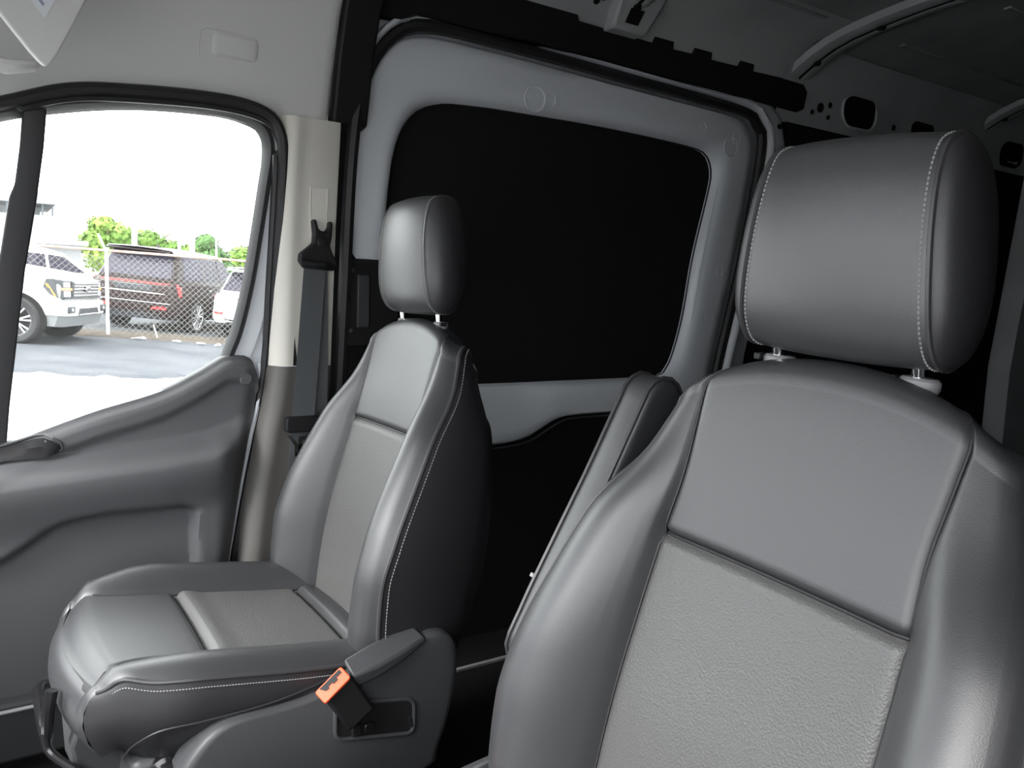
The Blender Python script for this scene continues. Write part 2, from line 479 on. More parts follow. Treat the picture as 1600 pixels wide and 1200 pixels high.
# headliner over the cab
hp = [(1.852, 2.122), (1.842, 2.135), (1.832, 2.16), (1.815, 2.21), (1.79, 2.29), (1.762, 2.36), (1.72, 2.43), (1.65, 2.49), (1.52, 2.53), (1.25, 2.555), (0.92, 2.56)]
hp = hp + [(1.84 - x, z) for x, z in reversed(hp[:-1])]
rows = []
for y, bot in ((-0.680, 0.016), (-0.676, 0.002), (-0.668, -0.008), (-0.655, -0.014), (-0.635, -0.017), (-0.5, -0.016), (-0.43, -0.010), (-0.35, -0.004), (-0.2, -0.016), (-0.1, -0.042), (0.0, -0.085), (0.12, -0.135), (0.25, -0.20), (0.36, -0.25)):
    row = []
    for x, z in hp:
        k = max(0.0, 1 - (z - 2.122) / 0.20)
        ins = 0.012 if y < -0.678 else (0.004 if y < -0.67 else 0)
        row.append((x + (ins if x > 0.92 else -ins), y, z + bot * k + (0.02 if y > 0.2 and z > 2.4 else 0) * -1))
    rows.append(row)
g = G(); g.grid(rows)
headliner = struct(emit('trim_1', g, M_HEAD, solid=0.012, smooth=60), 'pale grey moulded headliner over the passenger door')
# moulded cover plate in the headliner
g = G()
def hx(z): return float(np.interp(z, [p[1] for p in hp[:9]], [p[0] for p in hp[:9]]))
pl = rrect(-0.462, 2.245, 0.092, 0.044, 0.010, 4)
pl2 = rrect(-0.462, 2.245, 0.080, 0.033, 0.008, 4)
g.grid([[(hx(z) + 0.002, y, z) for y, z in pl], [(hx(z) - 0.010, y, z) for y, z in pl], [(hx(z) - 0.013, y, z) for y, z in pl2]], cv=True)
g.poly([(hx(z) - 0.013, y, z) for y, z in pl2])
emit('cover_plate', g, M_HEAD, headliner, smooth=50)
# recess lip around it
g = G(); pl3 = rrect(-0.452, 2.240, 0.125, 0.062, 0.015, 5)
g.tube([(hx(z) - 0.006, y, z) for y, z in pl3], 0.002, 6, closed=True)
emit('recess_lip', g, M_HEAD, headliner)

# ------------------------------------------------------------------ passenger door (door_1) and its window
WIN = [(-0.467, 1.612), (-0.485, 1.67), (-0.503, 1.758), (-0.518, 1.86), (-0.531, 1.96), (-0.541, 2.045), (-0.532, 2.085), (-0.505, 2.103), (-0.428, 2.113), (-0.263, 2.101), (-0.109, 2.068), (0.00, 2.03), (0.12, 1.97), (0.24, 1.88), (0.36, 1.76), (0.46, 1.62), (0.52, 1.48), (0.53, 1.34), (0.45, 1.28), (0.25, 1.32), (-0.021, 1.405), (-0.193, 1.470), (-0.318, 1.505), (-0.439, 1.568)]
WIN_S = smooth_path(WIN, 240, True)
SEAL = [(0.30, 1.90), (0.12, 2.015), (-0.03, 2.066), (-0.15, 2.112), (-0.265, 2.129), (-0.43, 2.139), (-0.525, 2.128), (-0.562, 2.095), (-0.573, 2.03), (-0.571, 1.90), (-0.566, 1.75), (-0.562, 1.60), (-0.552, 1.50), (-0.532, 1.41), (-0.510, 1.31), (-0.490, 1.20), (-0.474, 1.10), (-0.465, 0.95), (-0.46, 0.80)]
SEAL_S = smooth_path(SEAL, 150)

door_inner = [(y, z) for y, z in WIN_S]
def offs(loop, d):
    n = len(loop); out = []
    area = sum(loop[i][0] * loop[(i + 1) % n][1] - loop[(i + 1) % n][0] * loop[i][1] for i in range(n))
    sg = 1 if area > 0 else -1
    for i in range(n):
        a = loop[i - 1]; b = loop[(i + 1) % n]
        t = (b[0] - a[0], b[1] - a[1]); L = math.hypot(*t) or 1
        out.append((loop[i][0] + sg * t[1] / L * d, loop[i][1] - sg * t[0] / L * d))
    return out
def door_top_outer(y): return float(np.interp(y, [-0.53, -0.46, -0.44, -0.318, -0.193, -0.02, 0.25, 0.75], [1.60, 1.57, 1.53, 1.47, 1.44, 1.37, 1.28, 1.22]))
# painted metal frame of the door
W1 = offs(WIN_S, 0.012); W2 = offs(WIN_S, 0.055)
g = G()
g.grid([[(side_x(z) - 0.012, y, z) for y, z in W1], [(side_x(z) - 0.016, y, z) for y, z in W2], [(side_x(z) + 0.02, y, z) for y, z in W2]], cv=True)
# painted lower edge strip running down behind the trim panel
edge = [(-0.548, 1.64), (-0.548, 1.52), (-0.535, 1.45), (-0.518, 1.385), (-0.497, 1.29), (-0.478, 1.19), (-0.461, 1.09), (-0.452, 0.95), (-0.447, 0.82)]
ES = smooth_path(edge, 30)
g.grid([[(1.892, y, z), (1.882, y - 0.001, z), (1.882, y + 0.06, z)] for y, z in ES])
door1 = struct(emit('door_1', g, M_PAINT), 'white painted frame of the front passenger door around its window')
g = G(); ring = offs(WIN_S, 0.020); ring_in = offs(WIN_S, -0.004)
g.grid([[(side_x(z) + 0.006, y, z) for y, z in ring_in], [(side_x(z) - 0.012, y, z) for y, z in offs(WIN_S, 0.0)], [(side_x(z) - 0.026, y, z) for y, z in offs(WIN_S, 0.007)], [(side_x(z) - 0.026, y, z) for y, z in offs(WIN_S, 0.014)], [(side_x(z) - 0.014, y, z) for y, z in ring]], cv=True)
emit('window_rubber', g, M_RUBBER, door1)
g = G(); g.grid([[(x, y, z) for x, z in ((1.96, 0.42), (2.00, 0.9), (1.985, 1.30), (1.955, min(1.60, door_top_outer(y))), (1.90, min(1.60, door_top_outer(y)) + 0.002))] for y in np.linspace(-0.565, 0.75, 24)])
emit('outer_panel', g, M_PAINT, door1, solid=0.004)
g = G(); g.grid([[(side_x(z) + 0.035, -0.60, z), (side_x(z) + 0.035, float(np.interp(z, [1.56, 1.612, 1.758, 1.96, 2.04], [-0.468, -0.490, -0.526, -0.553, -0.565])), z)] for z in (1.50, 1.56, 1.612, 1.758, 1.96, 2.04)])
emit('outer_frame', g, M_PAINT, door1, solid=0.004)
# glass: the main pane and the fixed quarter pane either side of the divider bar
gp = [(side_x(z) + 0.004, y, z) for y, z in WIN_S if y <= -0.075 or False]
def pane(name, sel):
    pts = [(y, z) for y, z in WIN_S if sel(y, z)]
    g = G(); g.prism([(side_x(z) + 0.003, y, z) for y, z in pts], (0.004, 0, 0))
    return emit(name, g, M_GLASS, win1, smooth=0)
def bar_y(z): return float(np.interp(z, [1.40, 1.49, 1.76, 1.90, 2.06], [-0.012, -0.022, -0.055, -0.078, -0.100]))
g = G()
barL = [(bar_y(z) + 0.022 + (0.006 if z < 1.93 else 0), z) for z in (1.38, 1.49, 1.62, 1.76, 1.90, 1.93, 1.9301, 2.0, 2.09)]
barR = [(bar_y(z) - 0.018, z) for z in (1.38, 1.49, 1.62, 1.76, 1.90, 1.93, 1.9301, 2.0, 2.09)]
g.grid([[(side_x(l[1]) + 0.015, l[0], l[1]), (side_x(l[1]) - 0.018, l[0], l[1]), (side_x(l[1]) - 0.020, (l[0] + r[0]) / 2, l[1]), (side_x(l[1]) - 0.018, r[0], r[1]), (side_x(l[1]) + 0.015, r[0], r[1])] for l, r in zip(barL, barR)])
win1 = struct(emit('window_1', g, M_RUBBER, bevel=0.003), 'front passenger door window with a dark upright divider bar')
pane('glass_pane', lambda y, z: y < bar_y(z) - 0.006)
pane('quarter_glass', lambda y, z: y > bar_y(z) + 0.012)

# door weather seal on the body
g = G(); g.tube([(side_x(z) - 0.035, y, z) for y, z in SEAL_S], 0.013, 8)
g.tube([(side_x(z) - 0.030, y + (0.016 if z < 2.05 else 0.0), z - (0.016 if z > 2.08 else 0)) for y, z in SEAL_S], 0.008, 6)
struct(emit('trim_2', g, M_RUBBER), 'black rubber weather seal around the passenger door opening')

# trim panel of the door
ztx = [-0.530, -0.523, -0.512, -0.495, -0.46, -0.435, -0.40, -0.318, -0.193, -0.02, 0.20, 0.45]
ztz = [1.545, 1.567, 1.582, 1.588, 1.588, 1.575, 1.553, 1.512, 1.475, 1.412, 1.335, 1.26]
yrz = [0.80, 0.95, 1.12, 1.26, 1.409, 1.46, 1.512, 1.60]
yry = [-0.435, -0.438, -0.450, -0.475, -0.503, -0.518, -0.527, -0.528]
def door_top(y): return ip(y, ztx, ztz)
def shelf_z(y):            # height of the armrest shelf edge
    return float(np.interp(y, [-0.52, -0.46, -0.40, -0.30, -0.15, 0.0, 0.4], [1.445, 1.405, 1.388, 1.376, 1.366, 1.356, 1.33]))
pock = [(-0.60, 1.262), (-0.372, 1.262), (-0.349, 1.269), (-0.20, 1.271), (-0.127, 1.262), (-0.098, 1.250), (-0.075, 1.232), (-0.045, 1.212), (-0.01, 1.190), (0.4, 1.13)]
def door_x(y, z):
    zt = door_top(y)
    # lip at the window
    x = 1.862 - 0.028 * sst(0.0, 0.022, zt - z)
    crease = 0.045 + 0.035 * sst(-0.40, -0.15, y) * 0
    x += 0.010 * sst(crease, crease + 0.02, zt - z)
    # armrest swelling
    zs = shelf_z(y)
    endf = sst(-0.515, -0.42, y)
    arm = 1 - sst(zs - 0.014, zs + 0.034, z)
    x -= (0.014 + 0.066 * endf) * arm
    # below the armrest the panel falls back slowly
    x += 0.030 * (1 - sst(zs - 0.14, zs - 0.02, z)) * endf
    # recessed map pocket
    zp = float(np.interp(y, [p[0] for p in pock], [p[1] for p in pock]))
    inside = (1 - sst(zp - 0.012, zp + 0.010, z)) * sst(-0.383, -0.366, y)
    x += 0.024 * inside
    # rear border rolls back to the door frame
    x += 0.016 * (1 - sst(0.0, 0.03, y - (float(np.interp(z, yrz, yry)))))
    return x
qs = sorted(set([0, .004, .010, .018, .028, .04, .055] + list(np.linspace(0.07, 1, 70)) + list(np.linspace(.145, .20, 12))))
rows = []
for q in qs:
    y0 = -0.527 + q * 0.95
    zt = door_top(y0)
    row = []
    for r in sorted(set(list(np.linspace(0, 0.55, 24)) + list(np.linspace(0.55, 0.80, 30)) + list(np.linspace(0.80, 1.0, 30)))):
        z = 0.80 + r * (zt - 0.80)
        y = y0 + (float(np.interp(z, yrz, yry)) + 0.527) * (1 - q) ** 6
        row.append((door_x(y, z), y, z))
    row.append((door_x(y0, zt) + 0.03, y, zt + 0.001))
    rows.append(row)
g = G(); g.grid(rows)
g.grid([[(p[0] + 0.04, p[1], p[2]), p] for p in rows[0]])
panel = emit('door_panel', g, M_DOORP, door1, smooth=50)
panel['label'] = 'dark grey moulded trim panel with armrest shelf'
g = G()
ep = smooth_path([(1.868, -0.534, 1.57), (1.868, -0.536, 1.512), (1.862, -0.524, 1.455), (1.857, -0.511, 1.405), (1.853, -0.494, 1.33), (1.850, -0.479, 1.255), (1.846, -0.463, 1.17), (1.842, -0.451, 1.10), (1.84, -0.444, 1.0)], 40)
g.grid([[(x, y + 0.004, z), (x - 0.003, y - 0.001, z), (x, y - 0.006, z), (x + 0.02, y - 0.006, z)] for x, y, z in ep])
emit('door_edge', g, M_PAINT, door1)
# recessed pull cup with the switch plate
cup = smooth_path([(0.16, 1.368), (-0.02, 1.413), (-0.092, 1.4335), (-0.118, 1.4235), (-0.130, 1.4085), (-0.115, 1.400), (-0.06, 1.395), (0.16, 1.352)], 40, True)
cy = sum(p[0] for p in cup) / len(cup); cz = sum(p[1] for p in cup) / len(cup)
def sc(k): return [(cy + (y - cy) * k[0], cz + (z - cz) * k[1]) for y, z in cup]
g = G(); g.tube([(door_x(y, z) - 0.003, y, z) for y, z in sc((1, 1))], 0.003, 6, closed=True)
emit('cup_rim', g, M_CHARC, panel)
g = G(); c1 = sc((0.985, 0.88)); c2 = sc((0.93, 0.55))
g.grid([[(door_x(y, z) - 0.004, y, z) for y, z in c1], [(door_x(y, z) - 0.0085, y, z) for y, z in c2]], cv=True)
c3 = sc((0.80, 0.15)); g.grid([[(door_x(y, z) - 0.0085, y, z) for y, z in c2], [(door_x(y, z) - 0.0085, y, z) for y, z in c3]], cv=True)
g.poly([(door_x(y, z) - 0.0085, y, z) for y, z in c3])
emit('pull_cup', g, M_BLACKP, panel)
# round plug at the top rear corner of the panel
g = G(); g.lathe([(0.0, -0.006), (0.012, -0.006), (0.0145, -0.003), (0.0145, 0.004)], (door_x(-0.495, 1.538) + 0.0045, -0.495, 1.538), (1, 0, 0), 20)
emit('plug', g, M_DOORP, panel)

# kick panel and step under the door
g = G(); g.prism([(1.86, 0.45, 0.76), (1.80, 0.45, 0.78), (1.80, 0.45, 0.90), (1.84, 0.45, 0.92)], (0, -0.95, 0))
sl = struct(emit('trim_3', g, M_CHARC, bevel=0.006), 'dark step sill below the passenger door')
g = G(); g.tube([(1.797, 0.45, 0.888), (1.797, 0.0, 0.888), (1.797, -0.5, 0.888)], 0.004, 6)
emit('sill_edge', g, M_SILL, sl)
g = G(); g.prism([(1.745, -0.86, 0.752), (1.757, -0.86, 0.752), (1.757, -2.2, 0.752), (1.745, -2.2, 0.752)], (0, 0, 0.007))
struct(emit('trim_8', g, M_SILL), 'light grey floor edge strip at the sliding door step')

# ------------------------------------------------------------------ B pillar trims
def bp_front(z): return float(np.interp(z, [0.80, 1.08, 1.20, 1.30, 1.415, 1.475, 1.57, 1.90, 2.16], [-0.455, -0.473, -0.486, -0.502, -0.524, -0.538, -0.553, -0.562, -0.570]))
def bp_rear(z): return float(np.interp(z, [0.80, 1.08, 1.30, 1.465, 1.57, 2.16], [-0.70, -0.69, -0.685, -0.684, -0.690, -0.704]))
def bp_x(z): return float(np.interp(z, [0.80, 1.08, 1.30, 1.47, 1.57, 1.90, 2.16], [1.775, 1.785, 1.800, 1.810, 1.815, 1.812, 1.80]))
def bp_row(z, d=0.0):
    f, r, x = bp_front(z), bp_rear(z), bp_x(z) + d
    return [(x + 0.045, f + 0.004, z), (x + 0.022, f, z), (x + 0.008, f - 0.010, z), (x + 0.001, f - 0.024, z), (x, f - 0.036, z), (x + 0.004, f - 0.046, z), (x + 0.006, f * 0.5 + r * 0.5, z), (x + 0.006, r + 0.006, z), (x + 0.009, r, z), (x + 0.05, r - 0.001, z)]
g = G(); g.grid([bp_row(z) for z in np.linspace(1.567, 2.128, 20)])
bpil = struct(emit('trim_9', g, M_PILLAR, smooth=60), 'upper stone grey pillar trim behind the passenger door window')
g = G()
# recess of the belt height slot: two raised lips and a groove
for yy in (-0.634, -0.674):
    g.tube([(bp_x(z) + 0.005, yy - 0.002 * (z < 1.9), z) for z in np.linspace(1.86, 1.977, 8)], 0.0012, 6)
emit('slot_lip', g, M_PILLAR, bpil)
g = G(); g.prism([(bp_x(1.9) + 0.0055, -0.637, 1.86), (bp_x(1.9) + 0.0055, -0.672, 1.86), (bp_x(1.97) + 0.0055, -0.672, 1.975), (bp_x(1.97) + 0.0055, -0.637, 1.975)], (0.003, 0, 0))
emit('height_slot', g, M_PILLAR, bpil)
g = G(); g.prism([(bp_x(1.6) + 0.002, -0.597, 1.568), (bp_x(1.6) + 0.002, -0.607, 1.568), (bp_x(1.63) + 0.003, -0.600, 1.635)], (0.006, 0, 0))
emit('belt_slit', g, M_SEALANT_HOLE, bpil)
g = G(); g.grid([bp_row(z, -0.001) for z in np.linspace(0.80, 1.5665, 26)])
bpl = struct(emit('trim_10', g, M_PILLARD, smooth=60), 'lower dark grey pillar trim beside the passenger seat')
# black body behind the pillar trim and the roof hoop
g = G()
g.grid([[(1.875, -0.695, z), (1.872, -0.72, z), (1.872, -0.78, z), (1.90, -0.83, z)] for z in np.linspace(0.8, 2.2, 10)])
g.prism([(1.86, -0.688, 2.12), (1.82, -0.688, 2.13), (1.785, -0.688, 2.28), (1.75, -0.688, 2.37), (1.70, -0.688, 2.44), (1.60, -0.688, 2.50), (1.45, -0.688, 2.535), (1.45, -0.688, 2.58), (1.75, -0.688, 2.56), (1.88, -0.688, 2.40)], (0, -0.085, 0))
struct(emit('trim_11', g, M_BLACKP, bevel=0.006), 'black pillar hoop between the headliner and the sliding door')

# ------------------------------------------------------------------ sliding door (door_2)
outer = [(-0.745, 1.30), (-0.748, 1.70), (-0.752, 2.07), (-0.775, 2.235), (-0.835, 2.335), (-0.925, 2.372), (-1.13, 2.374), (-1.57, 2.362), (-2.03, 2.348), (-2.115, 2.318), (-2.148, 2.25), (-2.125, 1.91), (-2.075, 1.56), (-2.06, 1.40), (-2.05, 1.15), (-2.05, 0.82), (-1.5, 0.80), (-0.80, 0.82)]
inner = [(-0.853, 1.53), (-0.855, 1.835), (-0.868, 2.07), (-0.910, 2.180), (-0.985, 2.224), (-1.10, 2.236), (-1.217, 2.240), (-1.555, 2.244), (-1.88, 2.236), (-1.960, 2.222), (-1.995, 2.180), (-1.998, 2.12), (-1.962, 1.898), (-1.945, 1.69), (-1.915, 1.555), (-1.885, 1.518), (-1.82, 1.500), (-1.185, 1.496), (-0.92, 1.497), (-0.87, 1.507)]
def door2_x(z): return side_x(z) - 0.002
def loopdir(loop, n):
    """resample a closed loop by the angle around the window centre so rings match up"""
    cyy, czz = -1.42, 1.86
    S = smooth_path(loop, 400, True)
    an = [(math.atan2((z - czz), (y - cyy) * 0.75), y, z) for y, z in S]
    an.sort()
    A_ = [a[0] for a in an]
    out = []
    for k in range(n):
        t = -math.pi + 2 * math.pi * k / n
        out.append((np.interp(t, A_, [a[1] for a in an], period=2 * math.pi), np.interp(t, A_, [a[2] for a in an], period=2 * math.pi)))
    return out
NL = 160
Lin = loopdir(inner, NL)
top_outer = [p for p in outer[:14]]
ofull = [(-0.745, 1.42)] + [(-0.748, 1.70)] + outer[2:13] + [(-2.062, 1.45), (-2.04, 1.385), (-1.80, 1.385), (-1.637, 1.390), (-1.50, 1.3895), (-1.437, 1.383), (-1.385, 1.360), (-1.323, 1.331), (-1.25, 1.319), (-1.192, 1.3175), (-1.05, 1.318), (-0.90, 1.320), (-0.76, 1.33)]
Lout = loopdir(ofull, NL)
def mixl(a, b, t): return [(p[0] * (1 - t) + q[0] * t, p[1] * (1 - t) + q[1] * t) for p, q in zip(a, b)]
rings = []
for t, dx in ((-0.01, 0.050), (0.0, 0.040), (0.05, 0.022), (0.12, 0.008), (0.25, 0.001), (0.40, 0.0), (0.75, 0.0), (0.93, 0.002), (0.98, 0.010), (1.0, 0.030)):
    L = mixl(Lin, Lout, t)
    ring = []
    for y, z in L:
        x = door2_x(z) + dx
        # dished relief in the lower beam ahead of the step in its edge
        if z < 1.49 and y > -1.62 and 0.05 < t < 0.99:
            dd = math.hypot((y + 1.05) / 0.36, (z - 1.44) / 0.085)
            x += 0.014 * (1 - sst(0.80, 1.05, dd))
        ring.append((x, y, z))
    rings.append(ring)
g = G(); g.grid(rings, cv=True)
door2 = struct(emit('door_2', g, M_PAINT, smooth=50), 'bare white painted inside of the sliding door around its blacked out window')
g = G(); wl = mixl(Lin, Lout, -0.005)
g.prism([(door2_x(z) + 0.046, y, z) for y, z in wl], (0.006, 0, 0))
wp = emit('window_blank', g, M_LINER, door2, smooth=0)
wp['label'] = 'flat black panel filling the window opening'
g = G(); g.tube([(door2_x(z) + 0.040, y, z) for y, z in mixl(Lin, Lout, 0.012)], 0.004, 6, closed=True)
emit('window_bead', g, M_RUBBER, door2)
# lower liner board
g = G(); g.prism([(1.925, -0.70, 0.70), (1.925, -2.20, 0.70), (1.925, -2.20, 1.46), (1.925, -0.70, 1.46)], (0.008, 0, 0))
lb = emit('lower_board', g, M_LINER, door2, smooth=0)
lb['label'] = 'black board below the white beam'
# edge line of the board
eL = smooth_path([(-2.04, 1.386), (-1.637, 1.389), (-1.50, 1.388), (-1.437, 1.3815), (-1.385, 1.3585), (-1.323, 1.3295), (-1.25, 1.3175), (-1.192, 1.316), (-1.0, 1.317)], 60)
g = G(); g.tube([(1.884, y, z - 0.001) for y, z in eL], 0.003, 6)
emit('beam_edge', g, M_CHARC, door2)
# stamped rings and plugs in the frame
def stamp(y, z, r, raised=True):
    g = G(); x = door2_x(z) + 0.0005
    g.lathe([(r, 0.0), (r * 0.96, -0.002), (r * 0.86, -0.0015), (r * 0.80, 0.001), (0.0, 0.001)], (x, y, z), (1, 0, 0.082), 24)
    emit('stamped_ring', g, M_PAINT, door2)
for y, z, r in ((-1.26, 2.275, 0.036), (-1.31, 2.28, 0.020), (-2.035, 2.25, 0.034), (-2.055, 2.28, 0.018), (-2.03, 1.70, 0.022), (-2.055, 1.85, 0.016), (-1.90, 2.29, 0.014)):
    stamp(y, z, r)
# long narrow crease beside the window
g = G(); g.tube([(door2_x(z) + 0.012, y, z) for y, z in ((-2.010, 2.13), (-1.990, 1.98), (-1.975, 1.85), (-1.965, 1.72), (-1.955, 1.62))], [0.001, 0.004, 0.005, 0.004, 0.001], 8)
emit('crease', g, M_PAINT, door2)
# black latch cover at the front edge
g = G(); g.prism([(1.858, y, z) for y, z in rrect(-0.81, 1.716, 0.145, 0.215, 0.012, 4)], (0.02, 0, 0))
lc = emit('latch_cover', g, M_BLACKP, door2, bevel=0.004)
g = G()
g.prism([(1.852, -0.768, 1.655), (1.852, -0.800, 1.655), (1.852, -0.800, 1.785), (1.852, -0.768, 1.785)], (0.01, 0, 0))
for z in (1.647, 1.795): g.lathe([(0.0, -0.005), (0.006, -0.004), (0.007, 0.0)], (1.857, -0.755, z), (1, 0, 0), 12)
emit('latch_block', g, M_CHARC, lc, bevel=0.003)

# rubber seal round the sliding door opening and the painted body frame outside it
so = [(y, z) for y, z in outer[:14]]
SO = smooth_path(so, 110)
def outoff(P, d):
    out = []
    for i in range(len(P)):
        a = P[max(0, i - 1)]; b = P[min(len(P) - 1, i + 1)]
        t = (b[0] - a[0], b[1] - a[1]); L = math.hypot(*t)
        out.append((P[i][0] + d * t[1] / L, P[i][1] - d * t[0] / L))
    return out
sgn = 1 if outoff(SO, 0.05)[55][1] > SO[55][1] else -1
g = G(); S1 = outoff(SO, sgn * 0.012)
g.tube([(side_x(z) - 0.020, y, z) for y, z in S1], 0.016, 8)
struct(emit('trim_12', g, M_RUBBER), 'black rubber seal around the sliding door opening')
A0 = outoff(SO, sgn * 0.026); A1 = outoff(SO, sgn * 0.040); A2 = outoff(SO, sgn * 0.062); 
lo = [i for i in range(30, len(SO))]
def kx(i):      # the frame is wider at the rear post
    return sst(70, 82, i)
g = G(); rows = []
for i in lo:
    y0, z0 = A0[i]; d = ((A2[i][0] - A0[i][0]) / 0.036, (A2[i][1] - A0[i][1]) / 0.036)
    w = 0.030 + 0.075 * kx(i)
    if i < 42: w = 0.028 * sst(28, 42, i) + 0.002
    row = []
    for t, dx in ((0, -0.010), (0.10, -0.034), (0.22, -0.040), (0.34, -0.036), (0.42, -0.026), (0.9, -0.026), (1.0, -0.020), (1.0, 0.02)):
        row.append((side_x(z0) + dx, y0 + d[0] * w * t, min(z0 + d[1] * w * t, 2.398 - 0.0)))
    rows.append(row)
g.grid(rows)
tf = struct(emit('trim_13', g, M_PAINT, smooth=50), 'pale painted body flange around the sliding door opening')
for y, z, a, b in ((-2.245, 1.60, 0.016, 0.030), (-2.265, 1.70, 0.006, 0.006), (-2.285, 1.86, 0.007, 0.012), (-2.272, 2.02, 0.008, 0.03), (-2.225, 2.335, 0.020, 0.016), (-2.262, 2.345, 0.010, 0.010)):
    g = G(); g.prism([(side_x(z) - 0.030, yy, zz) for yy, zz in rrect(y, z, a, b, min(a, b) * 0.4, 3)], (0.004, 0, 0))
    emit('body_hole', g, M_SEALANT_HOLE, tf)

# black header cover with tabs above the sliding door
prof = [(-0.80, 2.382), (-1.2, 2.405), (-1.6, 2.402), (-2.30, 2.392), (-2.33, 2.405), (-2.335, 2.46), (-2.31, 2.482), (-2.20, 2.484)]
topedge = []
for (ya, yb) in ((-2.06, -1.99), (-1.87, -1.79), (-1.71, -1.63)):
    topedge += [(ya, 2.480), (ya, 2.512), (yb, 2.514), (yb, 2.482)]
prof += topedge + [(-1.36, 2.486), (-1.345, 2.52), (-1.10, 2.53), (-0.80, 2.53), (-0.76, 2.50), (-0.76, 2.38)]
g = G(); g.prism([(1.795 - (z - 2.38) * 0.10, y, z) for y, z in prof], (0.035, 0, 0))
struct(emit('trim_14', g, M_LINER, bevel=0.004), 'black header cover with three square tabs above the sliding door')
# pale panel above the header between the hoop and the first rib
g = G(); g.grid([[(1.80, y, 2.47), (1.765, y, 2.53), (1.70, y, 2.575), (1.55, y, roof_z(1.55) - 0.004)] for y in np.linspace(-0.78, -2.22, 12)])
tp = struct(emit('trim_15', g, M_PRIMER), 'grey painted inner roof rail above the black header cover')
for y, z in ((-1.405, 2.545), (-1.42, 2.56), (-1.38, 2.53), (-1.62, 2.55)):
    g = G(); g.lathe([(0.0, 0.0), (0.009, 0.0), (0.009, 0.004)], (1.742, y, z), (-0.6, 0, -0.8), 12)
    emit('rail_hole', g, M_SEALANT_HOLE, tp)

# ------------------------------------------------------------------ seats
SH_Z = [1.08, 1.13, 1.20, 1.27, 1.336, 1.44, 1.54, 1.615, 1.66, 1.69]
SH_Y = [-0.530, -0.522, -0.508, -0.512, -0.532, -0.580, -0.630, -0.662, -0.678, -0.690]     # piped outer seam
IN_Z = [1.08, 1.15, 1.20, 1.30, 1.40, 1.49, 1.60, 1.66, 1.69]
IN_Y = [-0.545, -0.552, -0.558, -0.576, -0.602, -0.627, -0.654, -0.668, -0.676]            # centre panel
BK_Z = [1.05, 1.15, 1.265, 1.38, 1.50, 1.60, 1.70]
BK_Y = [-0.665, -0.695, -0.730, -0.747, -0.755, -0.755, -0.745]
W_Z = [1.05, 1.12, 1.20, 1.30, 1.45, 1.55, 1.60, 1.64, 1.67, 1.70]
W_B = [0.230, 0.244, 0.252, 0.253, 0.236, 0.215, 0.203, 0.192, 0.180, 0.166]
A_Z = [1.05, 1.20, 1.35, 1.49, 1.56, 1.64, 1.70]
A_A = [0.146, 0.146, 0.145, 0.142, 0.138, 0.142, 0.146]
H_Z = [1.05, 1.20, 1.35, 1.50, 1.60, 1.70]
H_H = [0.034, 0.048, 0.048, 0.033, 0.016, 0.004]
ZB, ZT, ZS = 1.06, 1.672, 1.490
RR = 0.026

def back_front(t, z0):
    B = ip(z0, W_Z, W_B) * BW[0 if t < 0 else 1]; a = ip(z0, A_Z, A_A); u = t * B
    yin = ip(z0, IN_Z, IN_Y); ys = ip(z0, SH_Z, SH_Y)
    au = abs(u)
    if au <= a:
        y = yin + 0.006 * (au / a) ** 2 * 0 - 0.004 * math.cos(au / a * math.pi / 2)
    else:
        q = (au - a) / (B - a)
        y = yin * (1 - q) + ys * q + ip(z0, H_Z, H_H) * math.sin(math.pi * q) ** 0.9
    # seam grooves
    y -= 0.0055 * math.exp(-((au - a) / 0.0042) ** 2)
    if au <= a + 0.004:
        y -= 0.008 * math.exp(-((z0 - ZS) / 0.0050) ** 2)
    y -= 0.006 * math.exp(-((B - au) / 0.006) ** 2)
    return u, y, B
BW = [1.0, 1.0]
def top_at(u): return ZT - 0.95 * u * u - 14.0 * u ** 4
def back_pt(t, s, roll=None):
    z0 = ZB + s * (ZT - ZB)
    u, y, B = back_front(t, z0)
    z = z0 + (top_at(u) - ZT) * sst(0.70, 1.02, s)
    if roll is not None:
        y -= RR * (1 - math.cos(roll)); z += RR * math.sin(roll); u *= 1 - 0.13 * (1 - math.cos(roll))
    return u, y, z

